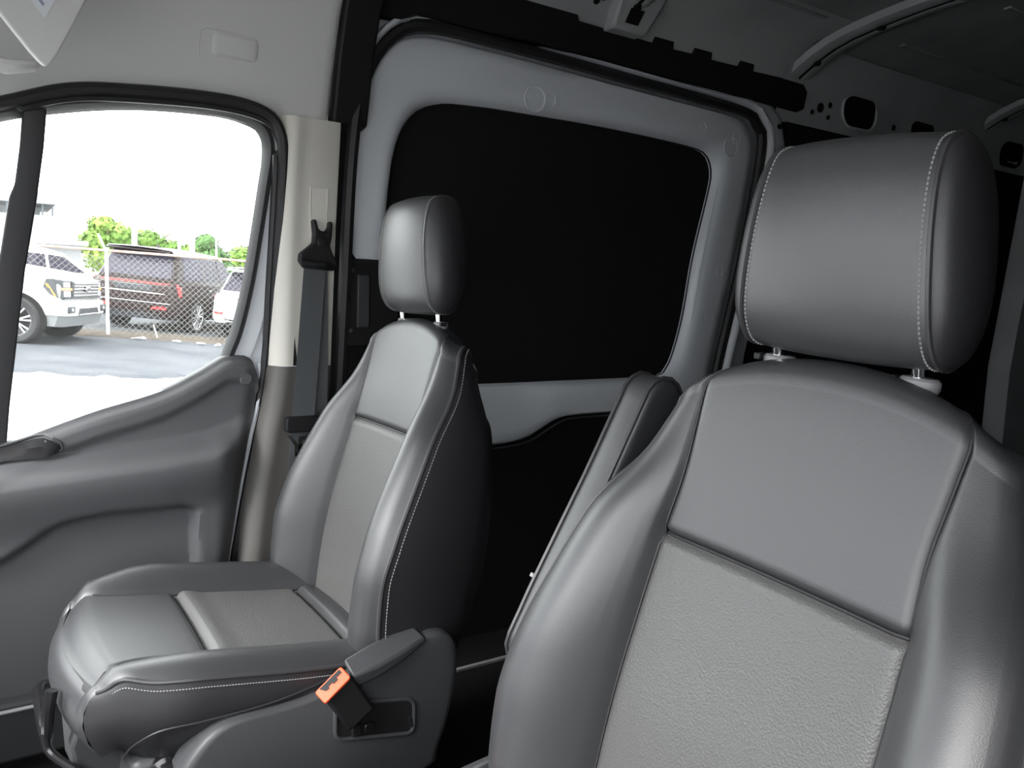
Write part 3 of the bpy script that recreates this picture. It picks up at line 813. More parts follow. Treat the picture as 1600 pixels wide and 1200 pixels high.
def make_seat(name, label, xc, m, dy, group, buckle=True, armrest=None, hz=0.0, hw=1.0, roll=0.0, hk=1.0, bw=1.0):
    root = thing(name, label, 'seat', (xc, -0.32 + dy, 0.752), group)
    def W(u, y, z): return (xc + m * u, y + dy, z)
    def WP(P): return [[W(*p) for p in r] for r in P]
    rolls = [math.radians(a) for a in (20, 40, 60, 80, 95)]
    S_all = denser(0, 1, 0.02, 40)
    sS = (ZS - ZB) / (ZT - ZB)
    # ---- backrest: one part with its panels as sub-parts
    BW[0] = BW[1] = bw
    a0 = lambda s: ip(ZB + s * (ZT - ZB), A_Z, A_A) / ip(ZB + s * (ZT - ZB), W_Z, W_B)
    a1 = a0; a0 = lambda s: a1(s) / BW[1]
    aL = a0
    def panel(tf0, tf1, s0, s1, nt, roll, mm, nm, par, edge=0.06):
        rows = []
        ss = denser(s0, s1, 0.018, max(6, int(46 * (s1 - s0))))
        for s in ss:
            t0, t1 = tf0(s), tf1(s)
            ts = denser(0, 1, edge, nt)
            rows.append([back_pt(t0 + (t1 - t0) * k, s) for k in ts])
        if roll:
            t0, t1 = tf0(s1), tf1(s1)
            for r in rolls:
                rows.append([back_pt(t0 + (t1 - t0) * k, s1, r) for k in denser(0, 1, edge, nt)])
            rows.append([(back_pt(t0 + (t1 - t0) * k, s1)[0], -0.735, back_pt(t0 + (t1 - t0) * k, s1, rolls[-1])[2] - 0.008 - 0.042 * (t0 + (t1 - t0) * k) ** 2) for k in denser(0, 1, edge, nt)])
        g = G(); g.grid(WP(rows))
        return emit(nm, g, mm, par, smooth=70)
    # side and rear shell = the backrest's own mesh
    rows_l, rows_r = [], []
    g = G()
    for sd in (-1, 1):
        rows = []
        rr = [(s, None) for s in S_all] + [(1.0, r) for r in rolls]
        for s, r in rr:
            u, y, z = back_pt(sd, s, r)
            zb_ = ZB + s * (ZT - ZB)
            yb = ip(zb_, BK_Z, BK_Y)
            ub = abs(u) * 0.90
            row = []
            for q in (0, .04, .1, .2, .35, .5, .65, .8, .9, .96, 1.0):
                uu = abs(u) * (1 - q) + ub * q + 0.012 * math.sin(math.pi * min(1, q * 1.05)) ** 0.7 * (1 - 0.6 * sst(0.9, 1, s))
                if q == 0: uu = abs(u)
                uu -= 0.010 * sst(0.85, 1.0, q)
                row.append((sd * uu, y * (1 - q) + yb * q, z - 0.050 * q ** 2 * sst(0.70, 1.0, s)))
            rows.append(row)
        (rows_l if sd < 0 else rows_r).extend(rows)
        g.grid(WP(rows))
    back = []
    for rl, rr_ in zip(rows_l, rows_r):
        a, b = rl[-1], rr_[-1]
        back.append([(a[0] + (b[0] - a[0]) * k, a[1] - 0.014 * math.sin(math.pi * k) ** 0.5, a[2]) for k in np.linspace(0, 1, 9)])
    g.grid(WP(back))
    g.grid(WP([[(a[0] + (b[0] - a[0]) * k, a[1], a[2]) for k in (0, .5, 1)] for a, b in zip(rows_l[0], rows_r[0])]))
    br = emit('backrest', g, V_SIDE, root, smooth=60)
    panel(lambda s: -aL(s), lambda s: a0(s), 0.0, sS, 16, False, V_PERF, 'lower_insert', br)
    panel(lambda s: -aL(s), lambda s: a0(s), sS, 1.0, 16, True, V_VINYL, 'upper_insert', br)
    panel(lambda s: -1.0, lambda s: -aL(s), 0.0, 1.0, 14, True, V_VINYL, 'side_bolster', br, 0.10)
    panel(lambda s: a0(s), lambda s: 1.0, 0.0, 1.0, 14, True, V_VINYL, 'side_bolster', br, 0.10)
    for sd in (-1, 1):
        path = [back_pt(sd, s) for s in np.linspace(0.02, 1, 50)] + [back_pt(sd, 1.0, r) for r in rolls[:4]]
        path = [(u + sd * 0.001, y - 0.001, z) for u, y, z in path]
        g = G(); g.tube([W(*p) for p in path], 0.0042, 8)
        emit('piping', g, V_PIPE, br)
        g = G()
        P2 = smooth_path([(u + sd * 0.0045, y - 0.011, z) for u, y, z in path], 120)
        for i in range(0, 118, 1):
            p, q = Vector(W(*P2[i])), Vector(W(*P2[i + 1]))
            g.tube([p, p + (q - p) * 0.62], 0.0009, 4)
        st = emit('stitching', g, V_THREAD, br, smooth=0); st['kind'] = 'stuff'
    for sd in (-1, 1):
        g = G(); pp = []
        for sx in np.linspace(0.01, 1.0, 60):
            tt = -aL(sx) if sd < 0 else a0(sx)
            u, y, z = back_pt(tt, sx); pp.append(W(u, y + 0.0018, z))
        for r in rolls[:3]:
            u, y, z = back_pt(tt, 1.0, r); pp.append(W(u, y + 0.0006, z + 0.0008))
        g.tube(pp, 0.0016, 6); emit('seam', g, M_RUBBER, br)
    g = G(); g.tube([W(u, y + 0.002, z) for u, y, z in [back_pt(-aL(sS) + (aL(sS) + a0(sS)) * k, sS) for k in np.linspace(0.01, 0.99, 24)]], 0.0019, 6)
    emit('seam', g, M_RUBBER, br)
    # ---- headrest: centre wrap, two domed side panels, posts and collars
    hp_ = smooth_path([(-0.664, 1.909), (-0.654, 1.875), (-0.650, 1.815), (-0.655, 1.750), (-0.672, 1.715), (-0.700, 1.706), (-0.726, 1.718), (-0.742, 1.760), (-0.748, 1.820), (-0.744, 1.880), (-0.728, 1.916), (-0.700, 1.926), (-0.678, 1.922)], 56, True)
    hc = (-0.700, 1.822)
    def hring(u, k, fw=0.0):
        return [(u * hw * (1.0 - 0.13 * sst(1.71, 1.93, hc[1] + (z - hc[1]) * k)), hc[0] + (y - hc[0]) * k + fw * (0.5 + 0.5 * math.tanh((y + 0.70) / 0.02)), hc[1] + hz + (z - hc[1]) * k * hk) for y, z in hp_]
    us = denser(-0.102, 0.102, 0.006, 18)
    rings = []
    for u in us:
        au = abs(u) / 0.102
        k = 1.0 - 0.035 * au ** 3 - 0.020 * math.exp(-((0.102 - abs(u)) / 0.005) ** 2)
        rings.append([W(*p) for p in hring(u, k, -0.010 * au ** 2)])
    g = G(); g.loft(rings, caps=False)
    hr = emit('headrest', g, V_VINYL, root, smooth=60)
    for sd in (-1, 1):
        rings = []
        for i, e in enumerate((1, 0.995, 0.98, 0.95, 0.90, 0.82, 0.70, 0.55, 0.38, 0.20, 0.06)):
            u = sd * (0.102 + 0.030 * (1 - e ** 2.2) ** 0.5)
            k = 0.945 if i == 0 else 0.968 * e
            rings.append([W(*p) for p in hring(u, k, -0.010)])
        g = G(); g.loft(rings, caps=True)
        emit('side_panel', g, V_SIDE, hr, smooth=70)
        ring = hring(sd * 0.103, 0.962, -0.010)
        g = G(); g.tube([W(*p) for p in ring], 0.0028, 6, closed=True)
        emit('piping', g, V_PIPE, hr)
        g = G(); P2 = smooth_path(hring(sd * 0.0955, 0.974, -0.0088), 110, True)
        for i in range(0, 110):
            p, q = Vector(W(*P2[i])), Vector(W(*P2[(i + 1) % 110]))
            g.tube([p, p + (q - p) * 0.6], 0.0010, 4)
        st = emit('stitching', g, V_THREAD, hr, smooth=0); st['kind'] = 'stuff'
    for u in (-0.076, 0.076):
        g = G(); g.tube([W(u, -0.712, 1.66), W(u, -0.706, 1.70), W(u, -0.700, 1.74)], 0.0065, 12)
        emit('headrest_post', g, M_CHROME, root)
        g = G(); zt = top_at(u) + RR
        el = [(0.019 * math.cos(a), 0.012 * math.sin(a)) for a in np.linspace(0, 2 * math.pi, 20, endpoint=False)]
        g.loft([[W(u + a * k, -0.709 + b * k, zt + h * 0.8 - 0.0035) for a, b in el] for k, h in ((0.9, -0.008), (1.0, -0.004), (1.0, 0.005), (0.85, 0.008), (0.4, 0.0085))])
        col = emit('post_collar', g, M_COLLAR, root)
        g = G(); g.box(W(u - 0.020, -0.702, zt - 0.001), (0.008, 0.012, 0.007))
        emit('release_button', g, M_BLACKP, col, bevel=0.001)
    # ---- cushion
    CA = 0.148
    fy, ry = -0.088, -0.575
    def cw(y): return ip(y, [-0.60, -0.52, -0.40, -0.25, -0.14, -0.10, -0.072], [0.225, 0.238, 0.246, 0.242, 0.216, 0.194, 0.172])
    def zin(y): return ip(y, [-0.60, -0.50, -0.40, -0.272, -0.16, -0.10], [1.138, 1.147, 1.160, 1.178, 1.192, 1.197])
    def cush(t, q):
        """t across (-1..1), q from the front edge (0) to the rear (1)"""
        y = fy + (ry - fy) * q
        Bc = cw(y); u = t * Bc; au = abs(u)
        ca = CA + 0.012 * sst(-0.20, -0.08, y)
        z = zin(y)
        if au > ca:
            p = (au - ca) / max(1e-6, Bc - ca)
            z += (0.030 + (0.012 if t > 0 else 0)) * math.sin(math.pi * min(1, p * 0.80)) * (0.25 + 0.75 * sst(0, 0.35, q)) - 0.012 * p * p * sst(0, .2, q)
        else:
            z += 0.004 * math.cos(au / ca * math.pi / 2)
        z -= 0.008 * math.exp(-((au - ca) / 0.005) ** 2) * sst(0.02, 0.22, q)
        if au < ca:
            for ysm, dpt in ((-0.282, 0.011), (-0.510, 0.011)):
                z -= dpt * math.exp(-((y - ysm) / 0.0065) ** 2)
                z += 0.005 * math.exp(-((y - ysm + 0.020) / 0.016) ** 2)
        z -= 0.028 * (1 - sst(0, 0.11, q)) ** 2
        # rounded plan of the front edge
        y2 = y - 0.030 * t * t * (1 - sst(0, 0.3, q))
        return u, y2, z
    def cpanel(t0, t1, y0, y1, nt, mm, nm, par):
        q0, q1 = (y0 - fy) / (ry - fy), (y1 - fy) / (ry - fy)
        rows = []
        for q in denser(q0, q1, 0.016, 16):
            rows.append([cush(t0(q) + (t1(q) - t0(q)) * k, q) for k in denser(0, 1, 0.05, nt)])
        if q0 <= 0:                              # roll down over the front
            first = rows[0]
            ext = []
            for dz, dyy in ((0.012, 0.010), (0.028, 0.017), (0.048, 0.019), (0.075, 0.012), (0.10, -0.004)):
                ext.append([(u, y + dyy, z - dz) for u, y, z in first])
            rows = list(reversed(ext)) + rows
        g = G(); g.grid(WP(rows))
        return emit(nm, g, mm, par, smooth=70)
    ct = lambda q: (CA + 0.012 * sst(-0.20, -0.08, fy + (ry - fy) * q)) / cw(fy + (ry - fy) * q)
    g = G()
    skirt = []
    for sd in (-1, 1):
        rows = []
        for q in np.linspace(0, 1, 30):
            u, y, z = cush(sd, q)
            zb_ = ip(y, [-0.60, -0.42, -0.30, -0.20, -0.10, -0.07], [1.06, 1.075, 1.065, 1.060, 1.085, 1.10])
            row = []
            bl = 1 - sst(0.0, 0.12, q)
            for k in (0, .05, .15, .35, .6, .85, 1.0):
                fd = 0.10 * k
                fyy = float(np.interp(fd, [0, .012, .028, .048, .075, .10], [0, .010, .017, .019, .012, -.004]))
                inw = 0.010 * math.sin(math.pi * k) - 0.030 * sst(0.45, 1.0, k)
                row.append(((u + sd * inw) * (1 - bl) + u * bl, y + fyy * bl, (z * (1 - k) + zb_ * k) * (1 - bl) + (z - fd) * bl))
            rows.append(row)
        skirt.append(rows)
        g.grid(WP(rows))
    g.grid(WP([[(a[0] + (b[0] - a[0]) * k, a[1], a[2]) for k in (0, .25, .5, .75, 1)] for a, b in zip([r[-1] for r in skirt[0]], [r[-1] for r in skirt[1]])]))
    g.grid(WP([[(a[0] + (b[0] - a[0]) * k, a[1] - 0.002 + 0.030 * (1 - (2 * k - 1) ** 2), a[2] - 0.001) for k in (0, .1, .25, .5, .75, .9, 1)] for a, b in zip(skirt[0][0], skirt[1][0])]))
    cu = emit('cushion', g, V_SIDE, root, smooth=60)
    cpanel(lambda q: -ct(q), lambda q: ct(q), fy, -0.282, 16, V_VINYL, 'front_insert', cu)
    cpanel(lambda q: -ct(q), lambda q: ct(q), -0.282, -0.510, 16, V_PERF, 'seat_insert', cu)
    cpanel(lambda q: -ct(q), lambda q: ct(q), -0.510, ry, 14, V_VINYL, 'rear_insert', cu)
    cpanel(lambda q: -1.0, lambda q: -ct(q), fy, ry, 12, V_VINYL, 'cushion_bolster', cu)
    cpanel(lambda q: ct(q), lambda q: 1.0, fy, ry, 12, V_VINYL, 'cushion_bolster', cu)
    for sd in (-1, 1):
        g = G(); g.tube([W(u, y, z + 0.0012) for u, y, z in [cush(sd * ct(q), q) for q in np.linspace(0.10, 0.97, 50)]], 0.0014, 6)
        emit('seam', g, M_RUBBER, cu)
    for ysm in (-0.282, -0.510):
        q_ = (ysm - fy) / (ry - fy)
        g = G(); g.tube([W(u, y, z + 0.0016) for u, y, z in [cush(ct(q_) * k, q_) for k in np.linspace(-0.97, 0.97, 20)]], 0.0016, 6)
        emit('seam', g, M_RUBBER, cu)
    for sd in (-1, 1):
        path = [cush(sd, q) for q in np.linspace(0.0, 0.96, 40)]
        f0 = path[0]
        path = smooth_path([(u + sd * 0.001, y, z - 0.001) for u, y, z in path], 60)
        g = G(); g.tube([W(*p) for p in path], 0.0036, 8)
        emit('piping', g, V_PIPE, cu)
        g = G(); P2 = smooth_path([(u + sd * 0.0045, y, z - 0.011) for u, y, z in path], 110)
        for i in range(109):
            p, q = Vector(W(*P2[i])), Vector(W(*P2[i + 1]))
            g.tube([p, p + (q - p) * 0.6], 0.0009, 4)
        st = emit('stitching', g, V_THREAD, cu, smooth=0); st['kind'] = 'stuff'
        # curved seam line of the lower skirt piece
        sk = smooth_path([(-0.150, 1.066), (-0.158, 1.090), (-0.175, 1.112), (-0.20, 1.123), (-0.26, 1.126), (-0.34, 1.130), (-0.40, 1.138), (-0.46, 1.150)], 40)
        pts = []
        for y, z in sk:
            q = (y - fy) / (ry - fy); u, yy, zt = cush(sd, q)
            zb_ = ip(yy, [-0.60, -0.42, -0.30, -0.20, -0.10, -0.07], [1.06, 1.075, 1.065, 1.060, 1.085, 1.10])
            k = max(0, min(1, (zt - z) / (zt - zb_)))
            inw = 0.010 * math.sin(math.pi * k) - 0.030 * sst(0.45, 1.0, k)
            pts.append(W(u + sd * (inw + 0.0005), y, z))
        g = G(); g.tube(pts, 0.0018, 6)
        emit('skirt_seam', g, M_RUBBER, cu)
    # ---- inboard plastic cover
    cov = [(-0.185, 0.98), (-0.200, 1.040), (-0.222, 1.080), (-0.252, 1.112), (-0.285, 1.1235), (-0.34, 1.1245), (-0.392, 1.1275), (-0.43, 1.136), (-0.458, 1.150), (-0.50, 1.155), (-0.527, 1.160), (-0.552, 1.172), (-0.582, 1.186), (-0.612, 1.190), (-0.640, 1.180), (-0.655, 1.155), (-0.657, 1.11), (-0.645, 1.04), (-0.625, 0.985), (-0.60, 0.95), (-0.40, 0.93), (-0.22, 0.93)]
    cov = smooth_path(cov, 80, True)
    ccy, ccz = -0.43, 1.05
    def cs(k, d): return [W(d, ccy + (y - ccy) * k, ccz + (z - ccz) * k) for y, z in cov]
    g = G()
    g.loft([cs(0.99, -0.215), cs(1.0, -0.235), cs(1.0, -0.255), cs(0.992, -0.264), cs(0.975, -0.269), cs(0.93, -0.271)], caps=True)
    cv = emit('side_cover', g, M_CHARC, root, smooth=50)
    # recessed tray in the cover
    tr = rrect(-0.505, 1.064, 0.135, 0.050, 0.014, 5)
    tr = [(y, z + (y + 0.505) * 0.20 + (0.010 if z > 1.064 else 0)) for y, z in tr]
    g = G(); g.tube([W(-0.2715, y, z) for y, z in tr], 0.004, 8, closed=True)
    emit('tray_rim', g, M_CHARC, cv)
    g = G(); g.prism([W(-0.2715, y, z) for y, z in tr], (m * -0.0012, 0, 0))
    emit('tray', g, M_BLACKP, cv, smooth=0)
    g = G()
    g.box(W(-0.276, -0.470, 1.062), (0.006, 0.016, 0.022)); g.box(W(-0.276, -0.492, 1.060), (0.008, 0.018, 0.016))
    emit('wiring_plug', g, M_GLOSSB, cv, bevel=0.003)
    g = G(); g.box(W(-0.2745, -0.566, 1.047), (0.003, 0.003, 0.016), Matrix.Rotation(math.radians(-15), 3, 'X'))
    emit('clip', g, M_STEEL, cv)
    # ---- buckle
    if buckle:
        R = Matrix.Rotation(math.radians(34), 3, 'X')
        bo = Vector((0, -0.43, 1.143))
        g = G(); g.box(W(-0.283, -0.452, 1.118), (0.028, 0.050, 0.075), Matrix.Rotation(math.radians(-34), 3, 'X'))
        bk = emit('buckle', g, M_BLACKP, root, bevel=0.005)
        e = Vector((0, -0.788, 0.616))
        nrm = Vector((-0.55, 0.51, 0.66)).normalized()
        # orange release button on the slanted end of the buckle
        P0 = Vector((-0.287, -0.428, 1.150))
        ax1 = e.normalized(); ax2 = Vector((-0.62, -0.35, -0.45)); ax2 = (ax2 - ax1 * ax2.dot(ax1)).normalized(); ax3 = ax1.cross(ax2)
        if ax3.y < 0: ax3 = -ax3
        def F(a, b, c): p = P0 + ax1 * a + ax2 * b + ax3 * c; return W(p.x, p.y, p.z)
        g = G(); rr_ = rrect(0, 0, 0.052, 0.024, 0.004, 3)
        g.prism([F(a, b, 0) for a, b in rr_], Vector(F(0, 0, 0.008)) - Vector(F(0, 0, 0)))
        emit('release_button', g, M_ORANGE, bk, bevel=0.0015)
        g = G()
        g.prism([F(a, b, 0.0085) for a, b in ((-0.018, -0.010), (0.021, -0.010), (0.021, -0.004), (0.011, -0.004), (0.010, 0.000), (0.002, 0.000), (0.001, -0.003), (-0.006, -0.003), (-0.007, 0.000), (-0.013, -0.001))], Vector(F(0, 0, 0.0008)) - Vector(F(0, 0, 0)))
        emit('latch_slot', g, M_BLACKP, bk, smooth=0)
        # pale sleeve the buckle stalk runs in
        g = G()
        g.loft([[W(*p) for p in r] for r in (
            [(-0.262, -0.452, 1.176), (-0.292, -0.456, 1.160), (-0.288, -0.466, 1.138), (-0.260, -0.462, 1.150)],
            [(-0.256, -0.500, 1.190), (-0.290, -0.500, 1.166), (-0.288, -0.505, 1.146), (-0.254, -0.503, 1.160)],
            [(-0.250, -0.545, 1.200), (-0.283, -0.545, 1.176), (-0.282, -0.548, 1.160), (-0.249, -0.547, 1.170)],
            [(-0.244, -0.575, 1.205), (-0.274, -0.590, 1.188), (-0.273, -0.592, 1.178), (-0.244, -0.585, 1.180)])])
        emit('stalk_sleeve', g, M_CHARC, bk, bevel=0.004)
    # ---- pedestal and slide bar
    g = G()
    g.prism([W(-0.20, -0.12, 0.755), W(-0.20, -0.62, 0.755), W(-0.20, -0.62, 1.06), W(-0.20, -0.16, 1.06)], (m * 0.40, 0, 0))
    ped = emit('pedestal', g, M_CHARC, root, bevel=0.012)
    g = G()
    for u in (-0.17, 0.17):
        g = G(); g.box(W(u, -0.37, 1.075), (0.035, 0.40, 0.02))
        emit('slide_rail', g, M_CHARC, root, bevel=0.004)
    g = G()
    g.tube([W(*p) for p in smooth_path([(0.14, -0.150, 1.055), (0.14, -0.085, 1.050), (0.11, -0.060, 1.060), (0.00, -0.058, 1.062), (-0.06, -0.060, 1.060), (-0.095, -0.060, 1.075), (-0.10, -0.062, 1.115), (-0.10, -0.068, 1.150)], 40)], 0.0085, 10)
    sb = emit('slide_bar', g, M_GLOSSB, root)
    g = G(); g.tube([W(*p) for p in smooth_path([(-0.100, -0.058, 1.085), (-0.106, -0.062, 1.060), (-0.125, -0.085, 1.040), (-0.150, -0.120, 1.020), (-0.17, -0.17, 1.014), (-0.175, -0.26, 1.012)], 30)], 0.0065, 10)
    emit('slide_lever', g, M_GLOSSB, sb)
    g = G(); g.prism([W(-0.115, -0.105, 1.11), W(-0.115, -0.088, 1.06), W(-0.115, -0.095, 1.02), W(-0.115, -0.12, 0.98), W(-0.115, -0.20, 0.96), W(-0.115, -0.20, 1.08)], (m * 0.035, 0, 0))
    emit('bar_bracket', g, M_CHARC, sb, bevel=0.006)
    g = G(); g.prism([W(-0.075, -0.098, 1.10), W(-0.085, -0.105, 1.03), W(-0.125, -0.118, 1.005), W(-0.16, -0.135, 0.985), W(-0.16, -0.14, 0.90), W(0.18, -0.10, 0.90), W(0.18, -0.09, 1.10)], (0, -0.012, 0))
    emit('front_shield', g, M_LOWER, root, bevel=0.003)
    g = G(); g.lathe([(0.0, -0.045), (0.021, -0.043), (0.024, -0.036), (0.024, -0.012), (0.020, -0.006), (0.026, -0.002), (0.026, 0.02), (0.0, 0.022)], W(-0.205, -0.205, 1.035), (m, 0, 0), 20)
    emit('adjuster_knob', g, M_GLOSSB, root)
    # ---- fold-up armrest on the inboard side
    if armrest:
        g = G()
        us_ = -0.30
        pr = armrest['profile']
        pr = smooth_path(pr, 60, True)
        cy_, cz_ = sum(p[0] for p in pr) / 60, sum(p[1] for p in pr) / 60
        def aring(u, d):
            # inset the outline by d metres
            L2 = offs(pr, -d)
            return [W(u, y, z) for y, z in L2]
        w0, w1 = armrest['u']
        g.loft([aring(w0 + (w1 - w0) * k, d) for k, d in ((0, 0.012), (0.02, 0.005), (0.08, 0.0015), (0.2, 0.0), (0.8, 0.0), (0.92, 0.0015), (0.98, 0.005), (1.0, 0.012))])
        ar = emit('armrest', g, V_VINYL, root, smooth=60)
        for k in (0.10, 0.90):
            g = G(); g.tube(aring(w0 + (w1 - w0) * k, -0.0005), 0.0028, 6, closed=True)
            emit('piping', g, V_PIPE, ar)
        g = G()
        g.lathe([(0.0, -0.01), (0.028, -0.01), (0.030, 0.0), (0.030, 0.05)], W(-0.262, armrest['pivot'][0], armrest['pivot'][1]), (m, 0, 0), 20)
        emit('armrest_pivot', g, M_CHARC, ar)
        lb_ = armrest['label']
        g = G(); g.box(W(w0 + 0.002, lb_[0], lb_[1]), (0.010, 0.006, 0.005), Matrix.Rotation(math.radians(25), 3, 'X'))
        emit('fabric_tag', g, V_THREAD, ar)
    if roll:
        root.rotation_euler = (0, math.radians(-roll), 0)
        root.location.x += math.sin(math.radians(roll)) * 0.70
    return root

make_seat('passenger_seat', 'black vinyl passenger seat by the window door with an orange buckle', 1.39, 1, 0.0, None, hw=0.98)
ARM = dict(profile=[(-0.552, 1.285), (-0.549, 1.305), (-0.565, 1.340), (-0.585, 1.381), (-0.637, 1.480), (-0.658, 1.520), (-0.700, 1.606), (-0.712, 1.628), (-0.730, 1.638), (-0.752, 1.634), (-0.768, 1.612), (-0.758, 1.570), (-0.725, 1.50), (-0.685, 1.41), (-0.650, 1.33), (-0.625, 1.285), (-0.590, 1.265), (-0.565, 1.268)], u=(-0.316, -0.262), pivot=(-0.60, 1.30), label=(-0.586, 1.381))
make_seat('driver_seat', 'large black vinyl driver seat with raised slim armrest, nearest to the viewer', 0.480, -1, 0.012, None, armrest=ARM, hz=-0.012, hw=0.98, roll=3.0, hk=0.94, bw=1.07)

# ------------------------------------------------------------------ seat belt on the pillar
sb = thing('seat_belt', 'dark grey seat belt hanging on the pillar behind the passenger seat', 'seat belt', (1.79, -0.63, 1.30))
def strip(P, w, th=0.0014):
    """P: list of (x, y, z); ribbon of width w along y"""
    g = G()
    rows = []
    for x, y, z in P:
        rows.append([(x, y + w / 2, z), (x, y - w / 2, z), (x + th, y - w / 2, z), (x + th, y + w / 2, z)])
    g.loft(rows, caps=True)
    return g
P = smooth_path([(1.796, -0.640, 1.800), (1.796, -0.633, 1.70), (1.797, -0.625, 1.58), (1.793, -0.615, 1.46), (1.783, -0.60, 1.30), (1.775, -0.59, 1.10), (1.775, -0.585, 0.92)], 30)
emit('webbing', strip(P, 0.052), M_BELT, sb)
P = smooth_path([(1.803, -0.646, 1.800), (1.805, -0.650, 1.70), (1.807, -0.652, 1.58), (1.805, -0.65, 1.46)], 14)
emit('rear_webbing', strip(P, 0.050), M_BELT, sb)
ring = [(-0.612, 1.792), (-0.600, 1.808), (-0.602, 1.825), (-0.618, 1.838), (-0.632, 1.850), (-0.634, 1.870), (-0.630, 1.902), (-0.638, 1.904), (-0.644, 1.884), (-0.650, 1.878), (-0.662, 1.878), (-0.668, 1.888), (-0.670, 1.902), (-0.678, 1.900), (-0.676, 1.866), (-0.672, 1.845), (-0.678, 1.830), (-0.688, 1.812), (-0.690, 1.798), (-0.682, 1.789)]
g = G(); g.prism([(1.786, y, z) for y, z in ring], (0.020, 0, 0))
dr = emit('shoulder_guide', g, M_BLACKP, sb, bevel=0.005, seg=3)
g = G(); g.tube([(1.788, -0.607, 1.805), (1.783, -0.63, 1.803), (1.783, -0.66, 1.801), (1.788, -0.684, 1.800)], 0.008, 10)
emit('guide_loop', g, M_GLOSSB, dr)
g = G(); g.lathe([(0, -0.004), (0.010, -0.003), (0.012, 0.0)], (1.786, -0.653, 1.852), (1, 0, 0), 16)
emit('guide_bolt', g, M_BLACKP, dr)
g = G(); g.prism([(1.772, y, z) for y, z in rrect(-0.610, 1.436, 0.085, 0.036, 0.008, 4)], (0.022, 0, 0))
lt = emit('latch_plate', g, M_BLACKP, sb, bevel=0.004, seg=3)
lt['label'] = 'black latch holder with a steel tongue'
tongue = [(1.768, -0.600, 1.436), (1.768, -0.655, 1.440), (1.768, -0.652, 1.392), (1.768, -0.612, 1.386)]
g = G()
tx = 1.768
for pts in ([(-0.588, 1.434), (-0.598, 1.434), (-0.612, 1.412), (-0.614, 1.385), (-0.605, 1.385), (-0.604, 1.410)],
            [(-0.618, 1.430), (-0.650, 1.432), (-0.648, 1.424), (-0.619, 1.422)],
            [(-0.605, 1.385), (-0.636, 1.384), (-0.637, 1.392), (-0.606, 1.393)],
            [(-0.640, 1.430), (-0.649, 1.430), (-0.637, 1.384), (-0.628, 1.384)],
            [(-0.612, 1.412), (-0.645, 1.413), (-0.644, 1.405), (-0.612, 1.404)],
            [(-0.614, 1.430), (-0.622, 1.430), (-0.620, 1.385), (-0.612, 1.385)]):
    g.prism([(tx - 0.004, y + 0.020, z - 0.020) for y, z in pts], (0.003, 0, 0))
emit('tongue', g, M_STEEL, lt, smooth=0)

# ------------------------------------------------------------------ sun visor
vz = thing('sun_visor', 'pale grey cloth sun visor corner with a warning label, by the windscreen', 'sun visor', (1.45, -0.02, 2.25))
# slab: corner pc, one edge running to the front, the other to the roof
pc = Vector((1.45, -0.093, 2.058)); e1 = (Vector((1.42, 0.045, 2.225)) - pc); e2 = (Vector((1.43, -0.205, 2.300)) - pc)
nn = e1.cross(e2).normalized()
if nn.x > 0: nn = -nn
loop = []
A_, B_ = pc + e1 * 1.35, pc + e2 * 1.0
corner = smooth_path([tuple(pc + e1 * 0.16), tuple(pc + e1 * 0.05 + e2 * 0.012), tuple(pc + e1 * 0.015 + e2 * 0.04), tuple(pc + e2 * 0.13)], 10)
loop = [Vector(p) for p in corner] + [B_, A_ + e2 * 0.75, A_]
g = G(); g.prism([p - nn * 0.010 for p in loop], nn * 0.020)
emit('visor_panel', g, M_VISOR, vz, bevel=0.008, seg=3, smooth=60)
lc_ = pc + e1 * 0.175 + e2 * 0.195 + nn * 0.0106
g = G(); lw, lh = e1 * 0.45, e2 * 0.35
g.prism([lc_, lc_ + lw, lc_ + lw + lh, lc_ + lh], nn * 0.0006)
lab = emit('warning_label', g, M_LABEL, vz, smooth=0)
g = G()
for i in range(7):
    q = lc_ + lh * (0.10 + 0.12 * i) + lw * 0.10 + nn * 0.0007
    g.prism([q, q + lw * (0.78 if i % 3 else 0.55), q + lw * (0.78 if i % 3 else 0.55) + lh * 0.05, q + lh * 0.05], nn * 0.0002)
emit('label_text', g, M_INK, lab, smooth=0)
g = G(); g.tube([(1.60, 0.06, 2.108), (1.60, 0.00, 2.098), (1.60, -0.045, 2.092), (1.605, -0.082, 2.100), (1.62, -0.100, 2.12)], [0.012, 0.014, 0.013, 0.010, 0.006], 10)
emit('pivot_arm', g, M_HEAD, vz)

# ------------------------------------------------------------------ the lot outside
GN = Vector((-0.040, -0.065, 1.0)).normalized()
def gz(x, y): return 0.040 * x + 0.065 * y + 0.0046
TILT = Vector((0, 0, 1)).rotation_difference(GN).to_matrix()
def place(o, x, y, yaw=0.0, dz=0.0, upright=False):
    o.location = (x, y, gz(x, y) + dz)
    R = Matrix.Rotation(yaw, 3, 'Z')
    if not upright: R = TILT @ R
    o.rotation_euler = R.to_euler()
    OFF[o.name] = Vector((0, 0, 0))

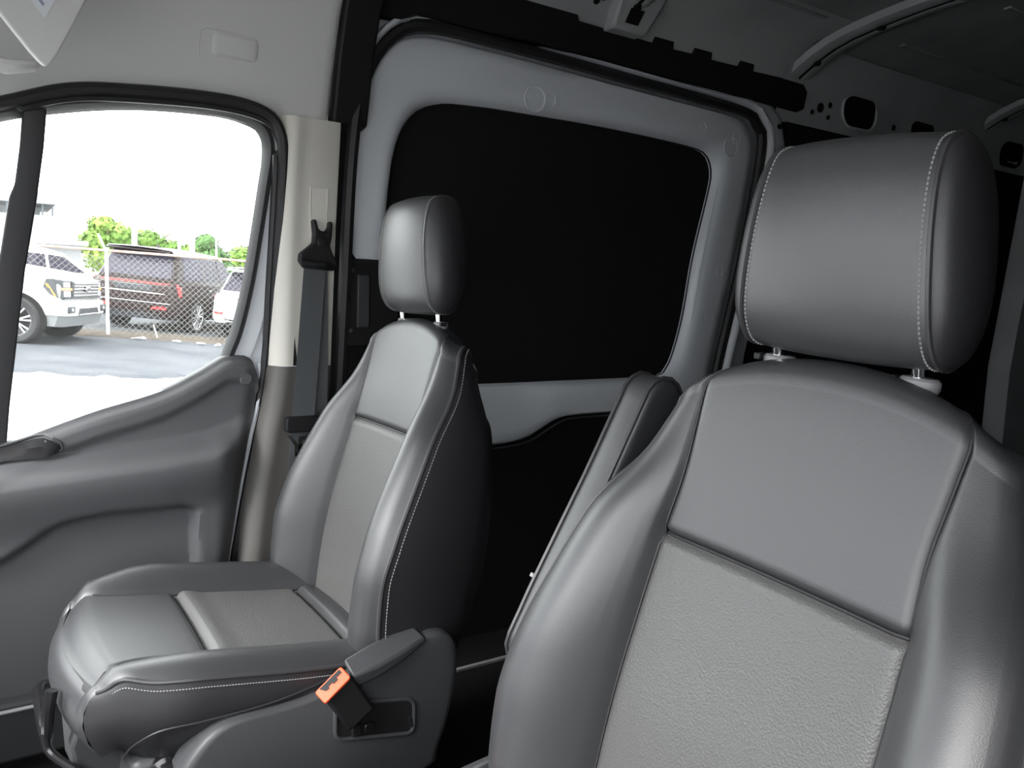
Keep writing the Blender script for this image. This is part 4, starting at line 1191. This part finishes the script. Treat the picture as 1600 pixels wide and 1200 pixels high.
def ground_patch(name, xs, ys, m, label, dz=0.0, jag=None):
    g = G()
    rows = []
    for y in ys:
        row = []
        for i, x in enumerate(xs):
            xx = x
            if jag and i in jag: xx += random.uniform(-jag[i], jag[i])
            row.append((xx, y, gz(xx, y) + (dz if (i or not jag) else -0.08)))
        rows.append(row)
    g.grid(rows)
    return struct(emit(name, g, m, smooth=0), label)
ground_patch('ground', [-60, -20, -5, 2, 12, 25, 60, 120, 220], np.linspace(-120, 90, 22), M_GLARE_LOT, 'lot around the van with glare painted in as a pale colour')
ground_patch('ground_asphalt', [12.0, 12.6, 15.0, 16.5, 17.75], np.linspace(-26, 22, 241), M_ASPHALT, 'blue grey worn asphalt strip in front of the fence', 0.03, {0: 0.25, 1: 0.25, 4: 0.05})  # same lot as the pale ground, without the glare painted in
ground_patch('ground_verge', [17.7, 17.9, 18.4, 19.3], np.linspace(-26, 22, 97), M_VERGE, 'dry brown gravel verge under the chain link fence', 0.045, {0: 0.05, 3: 0.2})
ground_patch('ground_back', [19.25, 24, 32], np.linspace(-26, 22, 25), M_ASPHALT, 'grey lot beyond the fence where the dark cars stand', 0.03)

def loft_half(stations):
    """stations: (x, [(y, z), ...] from bottom centre to top centre), mirrored"""
    rings = []
    for x, h in stations:
        full = [(x, y, z) for y, z in h] + [(x, -y, z) for y, z in reversed(h) if y > 1e-6]
        rings.append(full)
    return rings

def wheel(par, x, y, r, w, side, rim_r, spokes, rim_m, spoke_m, name='wheel'):
    g = G()
    prof = [(rim_r, 0.0), (rim_r + 0.015, -0.01), (r - 0.05, -0.02), (r - 0.015, 0.0), (r, 0.03), (r, w - 0.03), (r - 0.015, w), (rim_r, w)]
    g.lathe(prof, (x, y, r), (0, -side, 0), 32)
    wh = emit(name, g, M_TIRE, par)
    g = G(); g.lathe([(0.0, 0.05), (rim_r * 0.9, 0.05), (rim_r, 0.02), (rim_r + 0.01, -0.004), (rim_r - 0.015, 0.0), (rim_r - 0.03, 0.03)], (x, y, r), (0, -side, 0), 32)
    emit('rim', g, rim_m, wh)
    for k in range(spokes):
        a = 2 * math.pi * k / spokes + 0.2
        for da in (-0.10, 0.10):
            g = G()
            p0 = Vector((x + math.cos(a + da * 0.3) * 0.05, y - side * 0.005, r + math.sin(a + da * 0.3) * 0.05))
            p1 = Vector((x + math.cos(a + da * 1.6) * (rim_r - 0.005), y - side * 0.010, r + math.sin(a + da * 1.6) * (rim_r - 0.005)))
            g.tube([p0, (p0 + p1) / 2, p1], [0.018, 0.014, 0.018], 5)
            emit('spoke', g, spoke_m, wh)
    g = G(); g.lathe([(0.0, -0.012), (0.045, -0.010), (0.055, 0.01)], (x, y, r), (0, -side, 0), 14)
    emit('hub_cap', g, spoke_m, wh)
    return wh

def arch(par, x, y, r, side, zmin=0.0):
    g = G()
    pts = [(x + r * math.cos(a), r * math.sin(a) * 1.0 + 0.40) for a in np.linspace(-0.35, math.pi + 0.35, 22)]
    g.prism([(px, y + side * 0.012, max(pz, 0.30)) for px, pz in pts], (0, -side * 0.25, 0))
    emit('wheel_arch', g, M_WELL, par, smooth=0)

# ---- white pickup truck (origin on the ground below the front axle)
t = thing('pickup_truck', 'white pickup truck with dark grille parked in front of the fence', 'truck', (0, 0, 0))
place(t, 16.82, -0.66, math.radians(180 + 65))
def hs(w, zb, zt, crown=0.04, sh=0.10):
    return [(0, zb), (w * 0.9, zb), (w, zb + 0.08), (w, zt - sh - 0.18), (w - 0.01, zt - sh), (w - 0.10, zt - 0.02), (w * 0.6, zt + crown * 0.6), (0, zt + crown)]
st = [(0.86, hs(0.93, 0.62, 1.13, 0.02)), (0.83, hs(0.97, 0.55, 1.17, 0.03)), (0.70, hs(1.0, 0.50, 1.21, 0.04)), (0.30, hs(1.01, 0.48, 1.25, 0.05)), (-0.40, hs(1.01, 0.45, 1.30, 0.05)), (-0.80, hs(1.01, 0.45, 1.33, 0.04)), (-1.2, hs(1.01, 0.45, 1.34, 0.0)), (-3.0, hs(1.01, 0.45, 1.36, 0.0)), (-3.05, hs(1.01, 0.45, 1.38, 0.0)), (-4.75, hs(1.01, 0.55, 1.38, 0.0)), (-4.8, hs(0.98, 0.60, 1.36, 0.0))]
g = G(); g.loft(loft_half(st))
emit('body', g, M_WHITEC, t, smooth=45)
cabst = [(-0.75, [(0, 1.25), (0.95, 1.25), (0.95, 1.30), (0.60, 1.345), (0, 1.35)]), (-1.55, [(0, 1.25), (0.97, 1.25), (0.96, 1.38), (0.74, 1.90), (0, 1.94)]), (-2.2, [(0, 1.25), (0.97, 1.25), (0.96, 1.38), (0.75, 1.93), (0, 1.97)]), (-2.9, [(0, 1.25), (0.97, 1.25), (0.96, 1.38), (0.75, 1.91), (0, 1.95)]), (-3.02, [(0, 1.25), (0.97, 1.25), (0.95, 1.38), (0.72, 1.85), (0, 1.88)])]
g = G(); g.loft(loft_half(cabst)); emit('cab', g, M_WHITEC, t, smooth=30)
g = G(); g.prism([(-0.86, -0.80, 1.40), (-0.86, 0.80, 1.40), (-1.50, 0.68, 1.885), (-1.50, -0.68, 1.885)], (0.03, 0, 0.035)); emit('windscreen', g, M_CARGLASS, t, smooth=0)
for sd in (-1, 1):
    for pts in ([(-0.98, 1.42), (-1.90, 1.42), (-1.90, 1.83), (-1.56, 1.83)], [(-1.97, 1.42), (-2.80, 1.42), (-2.72, 1.83), (-1.97, 1.83)]):
        g = G()
        def cy_(z): return 0.965 - (z - 1.38) * 0.41 + 0.006
        g.prism([(x, sd * cy_(z), z) for x, z in pts], (0, -sd * 0.02, 0)); emit('side_window', g, M_CARGLASS, t, smooth=0)
    g = G(); g.box((-1.05, sd * 1.16, 1.44), (0.10, 0.22, 0.20)); mr = emit('door_mirror', g, M_WHITEC, t, bevel=0.04)
    g = G(); g.tube([(-1.0, sd * 0.96, 1.38), (-1.04, sd * 1.10, 1.38)], 0.02, 6); emit('mirror_arm', g, M_BLACKP, mr)
    arch(t, 0.20, sd * 1.0, 0.50, sd); arch(t, -3.5, sd * 1.0, 0.50, sd)
    g = G()      # headlamp that wraps round the corner
    g.loft([[(0.62, sd * 1.018, 1.02), (0.66, sd * 1.018, 1.15), (0.70, sd * 1.018, 1.17), (0.74, sd * 1.018, 0.90)],
            [(0.80, sd * 0.985, 0.88), (0.80, sd * 0.985, 1.15), (0.79, sd * 0.98, 1.17), (0.84, sd * 0.985, 0.86)],
            [(0.895, sd * 0.88, 0.86), (0.875, sd * 0.88, 1.15), (0.84, sd * 0.88, 1.165), (0.88, sd * 0.88, 0.84)],
            [(0.93, sd * 0.60, 0.85), (0.90, sd * 0.60, 1.14), (0.86, sd * 0.60, 1.15), (0.90, sd * 0.60, 0.83)]])
    hl = emit('headlamp', g, M_GRILLE, t, smooth=25)
    for (ya, yb, za, zb_, mm, nm) in ((0.66, 0.85, 1.04, 1.12, M_LAMPC, 'lens'), (0.66, 0.85, 0.88, 0.97, M_LAMPC, 'lens'), (0.60, 0.93, 0.985, 1.025, M_AMBER, 'turn_lamp')):
        g = G(); f = lambda y, z: 0.948 - 0.11 * (z - 0.85) - max(0, y - 0.60) * 0.14
        g.prism([(f(ya, za), sd * ya, za), (f(yb, za), sd * yb, za), (f(yb, zb_), sd * yb, zb_), (f(ya, zb_), sd * ya, zb_)], (-0.02, 0, 0)); emit(nm, g, mm, hl, smooth=0)
    g = G(); g.prism([(0.655, sd * 1.026, 1.08), (0.70, sd * 1.026, 1.08), (0.83, sd * 0.995, 0.88), (0.795, sd * 0.998, 0.87)], (-0.01, -sd * 0.02, 0)); emit('side_marker', g, M_AMBER, hl, smooth=0)
    g = G(); g.prism([(1.012, sd * 0.62, 0.60), (1.005, sd * 0.88, 0.60), (1.005, sd * 0.88, 0.72), (1.012, sd * 0.62, 0.72)], (-0.03, 0, 0)); fp = emit('fog_lamp_pod', g, M_GRILLE, t, bevel=0.01)
    g = G(); g.lathe([(0.0, 0.012), (0.025, 0.012), (0.032, 0.0)], (1.005, sd * 0.74, 0.66), (1, 0, 0), 12); emit('fog_lamp', g, M_LAMPC, fp)
    for xx in (0.20, -3.5):
        wheel(t, xx, sd * 1.02, 0.415, 0.28, sd, 0.27, 7, M_RIMB, M_RIM)
g = G(); g.loft([[(0.90, y, z) for y, z in ((-0.60, 0.84), (0.60, 0.84), (0.60, 1.15), (-0.60, 1.15))], [(0.95, y, z) for y, z in ((-0.59, 0.86), (0.59, 0.86), (0.59, 1.13), (-0.59, 1.13))]])
gr = emit('grille', g, M_GRILLE, t, smooth=20)
for i, z in enumerate((0.90, 0.955, 1.01, 1.065, 1.11)):
    g = G(); g.tube([(0.955, -0.57, z), (0.962, 0, z), (0.955, 0.57, z)], 0.011 if i != 2 else 0.014, 6); emit('grille_bar', g, M_BAR, gr)
g = G(); el = [(0.115 * math.cos(a), 0.050 * math.sin(a)) for a in np.linspace(0, 2 * math.pi, 24, endpoint=False)]
g.loft([[(0.962, a, 1.01 + b) for a, b in el], [(0.985, a, 1.01 + b) for a, b in el], [(0.990, a * .9, 1.01 + b * .86) for a, b in el]])
em = emit('emblem', g, M_STEEL, gr)
em['label'] = 'silver oval badge'
g = G(); g.tube([(0.992, y, 1.01 + z) for y, z in smooth_path([(-0.075, 0.0), (-0.05, 0.02), (-0.045, -0.02), (-0.02, 0.008), (0.0, -0.015), (0.02, 0.012), (0.04, -0.01), (0.06, 0.015), (0.078, -0.005)], 30)], 0.006, 5)
emit('script', g, M_POST, em)
# bumper
bw = [(-1.0, 0.70), (-0.97, 0.88), (-0.85, 0.975), (-0.5, 1.005), (0, 1.015), (0.5, 1.005), (0.85, 0.975), (0.97, 0.88), (1.0, 0.70)]
g = G(); g.loft([[(x, y, z0), (x - 0.015, y, z0 + 0.22), (x - 0.10, y, z0 + 0.25), (x - 0.15, y, z0)] for (y, x) in bw for z0 in (0.555,)])
emit('bumper', g, M_WHITEC, t, smooth=40)
g = G(); g.loft([[(x - 0.02, y * 0.985, 0.555), (x - 0.07, y * 0.985, 0.36), (x - 0.20, y * 0.985, 0.36), (x - 0.20, y * 0.985, 0.555)] for y, x in bw])
emit('air_dam', g, M_LOWER, t, smooth=40)
g = G(); g.prism([(1.018, -0.48, 0.56), (1.018, 0.48, 0.56), (1.022, 0.42, 0.68), (1.022, -0.42, 0.68)], (-0.03, 0, 0))
bi = emit('bumper_intake', g, M_GRILLE, t, bevel=0.006)
g = G(); g.tube([(1.02, -0.46, 0.565), (1.03, 0, 0.575), (1.02, 0.46, 0.565)], 0.012, 6); emit('intake_bar', g, M_BAR, bi)
g = G(); g.loft([[(0.93, y, 0.825), (0.925, y, 0.845), (0.88, y, 0.845), (0.88, y, 0.825)] for y in np.linspace(-0.9, 0.9, 7)]); emit('bumper_gap', g, M_GRILLE, t)

# ---- sport utility vehicles (origin on the ground below the rear bumper, +x forward)
def suv(label, x, y, yaw, paint, roofm, L, Wd, H, group=None, style='dark', name='suv'):
    t = thing(name, label, 'car', (0, 0, 0), group)
    place(t, x, y, yaw)
    w = Wd / 2
    zb = 0.62 * H if style != 'dark' else 0.615 * H       # belt line
    def bs(ww, z0, z1): return [(0, z0), (ww * 0.92, z0), (ww, z0 + 0.10), (ww + 0.0, z1 - 0.16), (ww - 0.03, z1 - 0.03), (ww - 0.10, z1), (0, z1 + 0.01)]
    st = [(0.0, bs(w * 0.93, 0.42, zb - 0.10)), (0.05, bs(w * 0.97, 0.36, zb - 0.02)), (0.18, bs(w, 0.33, zb)), (L * 0.5, bs(w, 0.30, zb)), (L * 0.70, bs(w, 0.30, zb - 0.02)), (L * 0.80, bs(w * 0.99, 0.32, zb - 0.06)), (L * 0.96, bs(w * 0.93, 0.36, zb - 0.16)), (L, bs(w * 0.82, 0.42, zb - 0.26))]
    g = G(); g.loft(loft_half(st)); emit('body', g, paint, t, smooth=45)
    tw = w * 0.76
    def gs(zt, tww, crown=0.03): return [(0, zb - 0.05), (w - 0.06, zb - 0.05), (w - 0.07, zb), (tww + 0.03, zt - 0.10), (tww - 0.03, zt - 0.015), (0, zt + crown)]
    x0 = 0.10
    gst = [(x0, gs(zb + 0.06, w * 0.86, 0)), (x0 + 0.30, gs(H - 0.09, tw * 0.98)), (x0 + 0.42, gs(H - 0.05, tw)), (L * 0.30, gs(H - 0.02, tw)), (L * 0.48, gs(H - 0.05, tw)), (L * 0.56, gs(H - 0.12, tw * 0.98)), (L * 0.74, gs(zb + 0.03, w * 0.85, 0))]
    g = G(); g.loft(loft_half(gst)); emit('cabin', g, paint, t, smooth=35)
    g = G()
    rs = [(x0 + 0.10, H - 0.035), (x0 + 0.42, H - 0.035), (L * 0.30, H - 0.008), (L * 0.48, H - 0.04), (L * 0.55, H - 0.11)]
    g.grid([[(xx, yy * (tw + 0.012), zz + 0.035 * (1 - yy * yy) - (0.06 if abs(yy) == 1 else 0)) for yy in (-1, -0.95, -0.5, 0, 0.5, 0.95, 1)] for xx, zz in rs])
    rf = emit('roof', g, roofm, t, solid=0.02)
    g = G(); g.loft([[(x0 + 0.02, yy * tw, H - 0.065), (x0 - 0.03, yy * tw, H - 0.075), (x0 + 0.0, yy * tw, H - 0.10), (x0 + 0.25, yy * tw, H - 0.10), (x0 + 0.25, yy * tw, H - 0.05)] for yy in (-0.95, -0.5, 0, 0.5, 0.95)])
    emit('roof_spoiler', g, paint, rf)
    g = G(); g.prism([(L * 0.18, 0.02, H + 0.02), (L * 0.18 + 0.16, 0.02, H + 0.02), (L * 0.18 + 0.02, 0.02, H + 0.10)], (0, -0.04, 0)); emit('roof_fin', g, paint, rf, smooth=0)
    def gx(z): return x0 - 0.004 + 0.30 * (z - zb - 0.06) / (H - 0.09 - zb - 0.06)
    g = G(); g.prism([(gx(z) - 0.012, yy, z) for yy, z in ((-w * 0.80, zb + 0.08), (w * 0.80, zb + 0.08), (tw * 0.90, H - 0.13), (-tw * 0.90, H - 0.13))], (0.02, 0, 0)); emit('rear_window', g, M_CARGLASS, t, smooth=0)
    for sd in (-1, 1):
        def sy(z): return np.interp(z, [zb, H - 0.12], [w - 0.07, tw + 0.03]) + 0.006
        zt = H - 0.15
        for pts in ([(x0 + 0.36, zb + 0.06), (L * 0.30, zb + 0.06), (L * 0.30, zt), (x0 + 0.50, zt)], [(L * 0.315, zb + 0.06), (L * 0.455, zb + 0.06), (L * 0.445, zt), (L * 0.315, zt)], [(L * 0.47, zb + 0.06), (L * 0.655, zb + 0.06), (L * 0.545, zt - 0.03), (L * 0.46, zt)]):
            g = G(); g.prism([(xx, sd * sy(z), z) for xx, z in pts], (0, -sd * 0.02, 0)); emit('side_window', g, M_CARGLASS, t, smooth=0)
        g = G(); g.box((L * 0.66, sd * (w + 0.09), zb + 0.08), (0.10, 0.20, 0.14)); emit('door_mirror', g, paint, t, bevel=0.03)
        rx, fx = L * 0.215, L * 0.80
        for xx in (rx, fx):
            arch(t, xx, sd * w * 0.985, 0.43, sd)
            wheel(t, xx, sd * (w + 0.005), 0.395, 0.26, sd, 0.29, 8, M_RIMB if style != 'dark' else M_RIM, M_RIM)
        for xx in (L * 0.33, L * 0.50):
            g = G(); g.box((xx, sd * (w + 0.012), zb - 0.14), (0.17, 0.02, 0.025)); emit('door_handle', g, M_BAR, t, bevel=0.006)
    # rear face furniture
    if style == 'dark':
        zl = zb - 0.06
        g = G(); g.loft([[(0.04 + 0.06 * abs(k) ** 6, k * w * 0.985, zl + 0.025), (0.015 + 0.06 * abs(k) ** 6, k * w * 0.985, zl + 0.02), (0.015 + 0.06 * abs(k) ** 6, k * w * 0.985, zl - 0.02), (0.06, k * w * 0.985, zl - 0.03)] for k in np.linspace(-1, 1, 15)])
        tl = emit('tail_lamp_bar', g, M_RED, t)
        for sd in (-1, 1):
            g = G(); g.prism([(0.02, sd * w * 0.86, zl - 0.02), (0.10, sd * w * 1.005, zl - 0.02), (0.16, sd * w * 1.005, zl - 0.24), (0.06, sd * w * 0.95, zl - 0.24)], (0.08, 0, 0)); emit('tail_lamp', g, M_RED, tl, smooth=0)
            g = G(); g.prism([(-0.062, sd * w * 0.45, 0.56), (-0.055, sd * w * 0.80, 0.56), (-0.055, sd * w * 0.76, 0.625), (-0.062, sd * w * 0.50, 0.61)], (0.03, 0, 0)); emit('reflector', g, M_RED, t, smooth=0)
        for z, h in ((zl - 0.22, 0.018), (zl - 0.43, 0.014)):
            g = G(); g.loft([[(-0.004 + 0.06 * abs(k) ** 6 - (0.03 if z < 0.8 else 0), k * w * 0.93, z + h), (-0.016 + 0.06 * abs(k) ** 6 - (0.03 if z < 0.8 else 0), k * w * 0.93, z), (0.10, k * w * 0.93, z)] for k in np.linspace(-1, 1, 11)]); emit('chrome_strip', g, M_BAR, t)
        g = G(); g.box((0.012, 0, zl - 0.11), (0.05, 0.85, 0.13)); emit('plate_recess', g, M_GRILLE, t, bevel=0.01)
    else:
        zl = zb - 0.10
        g = G(); g.loft([[(0.01 + 0.07 * abs(k) ** 6, k * w * 0.975, zl + 0.035), (-0.008 + 0.07 * abs(k) ** 6, k * w * 0.975, zl), (0.01 + 0.07 * abs(k) ** 6, k * w * 0.975, zl - 0.045), (0.08, k * w * 0.97, zl)] for k in np.linspace(-1, 1, 15)])
        tl = emit('tail_lamp_bar', g, M_RED, t)
        for sd in (-1, 1):
            g = G(); g.box((0.035, sd * w * 0.70, zl - 0.075), (0.06, w * 0.35, 0.05)); emit('reversing_lamp', g, M_LAMPC, tl, bevel=0.01)
            g = G(); g.box((-0.03, sd * w * 0.80, 0.60), (0.05, w * 0.22, 0.05)); emit('reflector', g, M_RED, t, bevel=0.01)
            g = G(); g.lathe([(0.035, 0.0), (0.048, 0.0), (0.048, 0.06), (0.035, 0.06), (0.035, 0.0)], (-0.07, sd * w * 0.58, 0.47), (1, 0, 0), 14); emit('exhaust_tip', g, M_CHROME, t)
    g = G(); g.loft([[(-0.05 + 0.12 * abs(k) ** 5, k * w * 0.985, 0.66), (-0.06 + 0.12 * abs(k) ** 5, k * w * 0.985, 0.55), (-0.01 + 0.10 * abs(k) ** 5, k * w * 0.97, 0.46), (0.20, k * w * 0.97, 0.46), (0.20, k * w * 0.985, 0.66)] for k in np.linspace(-1, 1, 13)])
    emit('rear_bumper', g, paint, t, smooth=40)
    g = G(); g.loft([[(-0.02 + 0.12 * abs(k) ** 5, k * w * 0.965, 0.47), (0.04 + 0.10 * abs(k) ** 5, k * w * 0.95, 0.32), (0.30, k * w * 0.95, 0.32), (0.30, k * w * 0.965, 0.47)] for k in np.linspace(-1, 1, 13)])
    emit('lower_valance', g, M_GRILLE, t, smooth=40)
    # front face
    g = G(); g.box((L - 0.04, 0, zb - 0.42), (0.14, w * 1.3, 0.30)); emit('grille', g, M_GRILLE, t, bevel=0.02)
    for sd in (-1, 1):
        g = G(); g.box((L - 0.12, sd * w * 0.76, zb - 0.33), (0.22, 0.24, 0.14)); emit('headlamp', g, M_LAMPC, t, bevel=0.03)
    return t
yaw = math.atan2(-0.588, 0.809)
def rear_at(cx, cy, ang, Wd):      # right rear corner -> centre of the rear bumper
    rx, ry = math.sin(ang), -math.cos(ang)
    return cx - rx * Wd / 2, cy - ry * Wd / 2
rx_, ry_ = rear_at(19.25, -3.60, yaw, 2.02)
suv('dark sport utility vehicle with pale roof and red tail light bar behind the fence', rx_, ry_, yaw, M_DARKC, M_PALEROOF, 5.3, 2.02, 1.92, style='dark')
lx, ly = 19.55, -4.42
suv('white sport utility vehicle with dark red light bar, next to the dark one', lx + math.sin(yaw) * 0.95, ly - math.cos(yaw) * 0.95, yaw, M_WHITEC, M_WHITEC, 4.8, 1.90, 1.70, style='white')
suv('white car parked behind the fence beyond the white pickup', 24.6, 0.9, math.radians(-75), M_WHITEC, M_WHITEC, 4.7, 1.85, 1.62, style='white', name='car')

# ---- chain link fence
FX = 18.3
fe = thing('chain_link_fence', 'chain link fence with rusty top rail and pale angled post', 'fence', (FX, -2.1, gz(FX, -2.1)))
def rail_z(y): return 2.375 + 0.024 * (y + 0.74)
g = G()
d = 0.12
ya, yb = -0.45, -6.0
for i in range(int((ya - yb) / d)):
    y0 = ya - i * d
    n = int((rail_z(y0) - gz(FX, y0) - 0.01) / (d / 2))
    for side in (0,):
        pts = []
        for k in range(n):
            yy = y0 - (d / 2 if (k % 2) else 0) * 1.0
            pts.append(Vector((FX + (0.004 if k % 2 else -0.004), yy, gz(FX, yy) + 0.02 + k * d / 2)))
        for k in range(n - 1):
            g.tube([pts[k], pts[k + 1]], 0.0042, 3, caps=False)
        pts2 = []
        for k in range(n):
            yy = y0 - (0 if (k % 2) else d / 2)
            pts2.append(Vector((FX + (-0.004 if k % 2 else 0.004), yy - 0.0, gz(FX, yy) + 0.02 + k * d / 2)))
        for k in range(n - 1):
            g.tube([pts2[k] , pts2[k + 1]], 0.0042, 3, caps=False) if False else None
        # the neighbouring wire mirrors this one, so the diamonds close
        pts3 = [Vector((p.x, 2 * (y0) - p.y, gz(FX, 2 * y0 - p.y) + 0.02 + k * d / 2)) for k, p in enumerate(pts)]
        for k in range(n - 1):
            g.tube([pts3[k], pts3[k + 1]], 0.0042, 3, caps=False)
ms = emit('chain_mesh', g, M_WIRE, fe, smooth=0); ms['kind'] = 'stuff'
g = G(); g.tube([(FX, y, rail_z(y)) for y in np.linspace(ya, yb, 12)], 0.024, 8)
emit('top_rail', g, M_RUST, fe)
for py in (-2.14, -5.15):
    FH = rail_z(py) - gz(FX, py)
    g = G(); g.tube([(FX - 0.03, py, gz(FX, py) - 0.05), (FX - 0.03, py, gz(FX, py) + FH + 0.02)], 0.034, 10)
    po = emit('fence_post', g, M_GALV, fe)
    g = G(); g.tube([(FX - 0.03, py, gz(FX, py) + FH - 0.02), (FX - 0.06, py + 0.06, gz(FX, py) + FH + 0.10), (FX - 0.10, py + 0.15, gz(FX, py) + FH + 0.32)], 0.020, 8)
    emit('barb_arm', g, M_GALV, po)
    g = G(); g.lathe([(0.0, 0.03), (0.05, 0.02), (0.05, -0.04), (0.036, -0.05)], (FX - 0.03, py, gz(FX, py) + FH + 0.03), (0, 0, 1), 10)
    emit('post_cap', g, M_GALV, po)
g = G(); g.tube([(FX - 0.06, -3.08, gz(FX, -3.1) + 0.02), (FX - 0.06, -3.0, gz(FX, -3.0) + 0.30)], 0.012, 6)
tag(emit('metal_stake', g, M_POLE, origin=(FX - 0.06, -3.08, gz(FX, -3.1))), 'thin pale stake leaning at the foot of the chain link fence', 'stake')

# scraps of paper on the verge
for i, (x, y, s, lab) in enumerate(((17.6, -2.6, 0.10, 'white paper scrap on the gravel just right of the fence post'), (17.4, -3.3, 0.07, 'white paper scrap on the gravel below the leaning stake'), (17.3, -3.75, 0.08, 'white paper scrap in front of the dark vehicle rear wheel'), (17.2, -4.05, 0.06, 'white paper scrap nearest to the right window edge'))):
    g = G()
    pts = [(x + s * math.cos(a) * random.uniform(.6, 1), y + s * math.sin(a) * random.uniform(.8, 1.6), gz(x, y) + 0.042 + 0.04 * random.random()) for a in np.linspace(0, 6.28, 8)[:-1]]
    g.prism(pts, (0, 0, 0.012))
    tag(emit('paper_scrap', g, M_POLE, origin=(x, y, gz(x, y)), smooth=0), lab, 'litter', group='litter by the fence')

# ---- white building
bl = thing('building', 'white flat roofed building with dark posts under its roof slab', 'building', (48, 8, gz(48, 8)))
def q45(y): return y
g = G(); g.box((48, 6.0, 2.9), (6, 20.0, 3.6)); g.v = [(x, y, z) for x, y, z in g.v]
emit('wall', g, M_BLDG, bl, bevel=0.02)
g = G(); g.box((49.0, 7.2, 5.60), (6.0, 20.8, 0.55)); emit('roof_slab', g, M_BLDG, bl, bevel=0.02)
for y in (-3.05, -2.62, -2.20, -1.70, -1.15, -0.3, 0.8):
    g = G(); g.box((46.2, y, 5.0), (0.10, 0.09, 0.72)); emit('roof_post', g, M_POST, bl)
g = G(); g.box((49.5, 7.4, 4.95), (4.0, 20.0, 0.62)); emit('upper_wall', g, M_BLDG, bl)
g = G(); g.box((44.95, 5.9, 1.9), (0.12, 20.1, 3.35)); g.v = [(x, y, min(z, 3.75)) for x, y, z in g.v]
emit('base_band', g, M_BLDG, bl)
g = G(); g.box((44.6, 5.6, 3.45), (0.9, 20.0, 0.22)); emit('canopy_edge', g, M_BLDGD, bl)

# ---- trees
def tree(label, x, y, z_top, wy, m, seed, lobes, n=2200):
    rnd = random.Random(seed)
    zg = gz(x, y)
    t = thing('tree', label, 'tree', (x, y, zg), 'trees beyond the fence' if False else None)
    g = G(); g.tube([(x, y, zg - 0.3), (x + 0.05, y + 0.1, zg + (z_top - zg) * 0.35), (x - 0.1, y + 0.2, zg + (z_top - zg) * 0.7)], [0.22, 0.16, 0.06], 8)
    for k in range(4):
        a = k * 1.6; h = zg + (z_top - zg) * (0.3 + 0.1 * k)
        g.tube([(x, y + 0.1, h), (x + math.cos(a) * wy * 0.35, y + math.sin(a) * wy * 0.35, h + (z_top - zg) * 0.22)], [0.09, 0.03], 6)
    emit('trunk', g, M_BARK, t)
    g = G()
    for ly_, lz_, lr in lobes:
        cy0, cz0 = y + ly_ * wy, zg + lz_ * (z_top - zg)
        R_ = lr * wy
        for _ in range(int(n / len(lobes))):
            v = Vector((rnd.gauss(0, 1), rnd.gauss(0, 1), rnd.gauss(0, 1))).normalized()
            rr = R_ * (0.72 + 0.30 * rnd.random())
            c = Vector((x, cy0, cz0)) + Vector((v.x * rr, v.y * rr, v.z * rr * 0.80))
            if c.z > z_top + 0.15 or c.z < zg + 0.4: continue
            s = 0.10 + 0.13 * rnd.random()
            e = Vector((rnd.gauss(0, 1), rnd.gauss(0, 1), rnd.gauss(0, 1))).normalized()
            f = v.cross(e).normalized(); e = (f.cross(v) + v * rnd.uniform(-0.5, 0.5)).normalized()
            g.add([c - e * s, c + f * s * 0.6, c + e * s, c - f * s * 0.6], [(0, 1, 2, 3)])
        # dense inner mass so the crown is not see-through
        rings = []
        for i in range(7):
            th = math.pi * i / 6
            rings.append([(x + R_ * .74 * math.sin(th) * math.cos(a), cy0 + R_ * .74 * math.sin(th) * math.sin(a), max(zg + 0.4, cz0 + R_ * .60 * math.cos(th))) for a in np.linspace(0, 2 * math.pi, 10, endpoint=False)])
        g.grid(rings, cv=True)
    cr = emit('crown', g, m, t, smooth=0)
    return t
tree('tall lime green tree right of the white building', 54, -6.3, 5.85, 3.0, M_LEAF3, 1, [(-0.22, 0.62, 0.38), (0.20, 0.52, 0.36), (0.0, 0.30, 0.46), (-0.30, 0.28, 0.35), (0.05, 0.76, 0.30)])
tree('rounded yellow green tree behind the dark vehicle roof', 56, -9.35, 5.65, 3.0, M_LEAF, 2, [(0.12, 0.62, 0.40), (-0.25, 0.50, 0.38), (0.35, 0.40, 0.34), (-0.45, 0.32, 0.30)])
tree('small yellow green tree between the white poles', 61, -12.6, 5.25, 2.2, M_LEAF, 3, [(0.0, 0.60, 0.45), (-0.3, 0.42, 0.42), (0.3, 0.42, 0.40)])
tree('darker green pointed tree beside the slim grey pole', 52, -11.75, 5.30, 2.3, M_LEAF2, 4, [(0.05, 0.72, 0.30), (-0.15, 0.50, 0.42), (0.25, 0.40, 0.40), (-0.40, 0.30, 0.36)])
tree('low green tree at the right edge of the window view', 57, -15.6, 4.95, 3.0, M_LEAF, 5, [(0.15, 0.62, 0.36), (-0.25, 0.58, 0.40), (0.42, 0.42, 0.30)])

# ---- white poles beyond the parked cars
for y, zt, r, lab in ((-5.10, 3.86, 0.105, 'thick white pole standing beside the tall lime green tree'), (-6.76, 3.70, 0.060, 'thin white pole between the two yellow green trees'), (-7.26, 3.84, 0.110, 'thick white pole right of the rounded tree'), (-8.22, 3.84, 0.045, 'slim grey pole in front of the darker pointed tree')):
    x = 35.0
    g = G(); g.tube([(x, y, gz(x, y) - 0.1), (x, y, gz(x, y) + 1.2), (x, y, zt)], [r, r * 0.96, r * 0.92], 10)
    g.lathe([(r * 1.8, -0.02), (r * 1.8, 0.05), (r, 0.06)], (x, y, gz(x, y)), (0, 0, 1), 12)
    pl_ = emit('pole', g, M_POLE if r > 0.05 else M_GALV, origin=(x, y, gz(x, y)))
    tag(pl_, lab, 'pole')
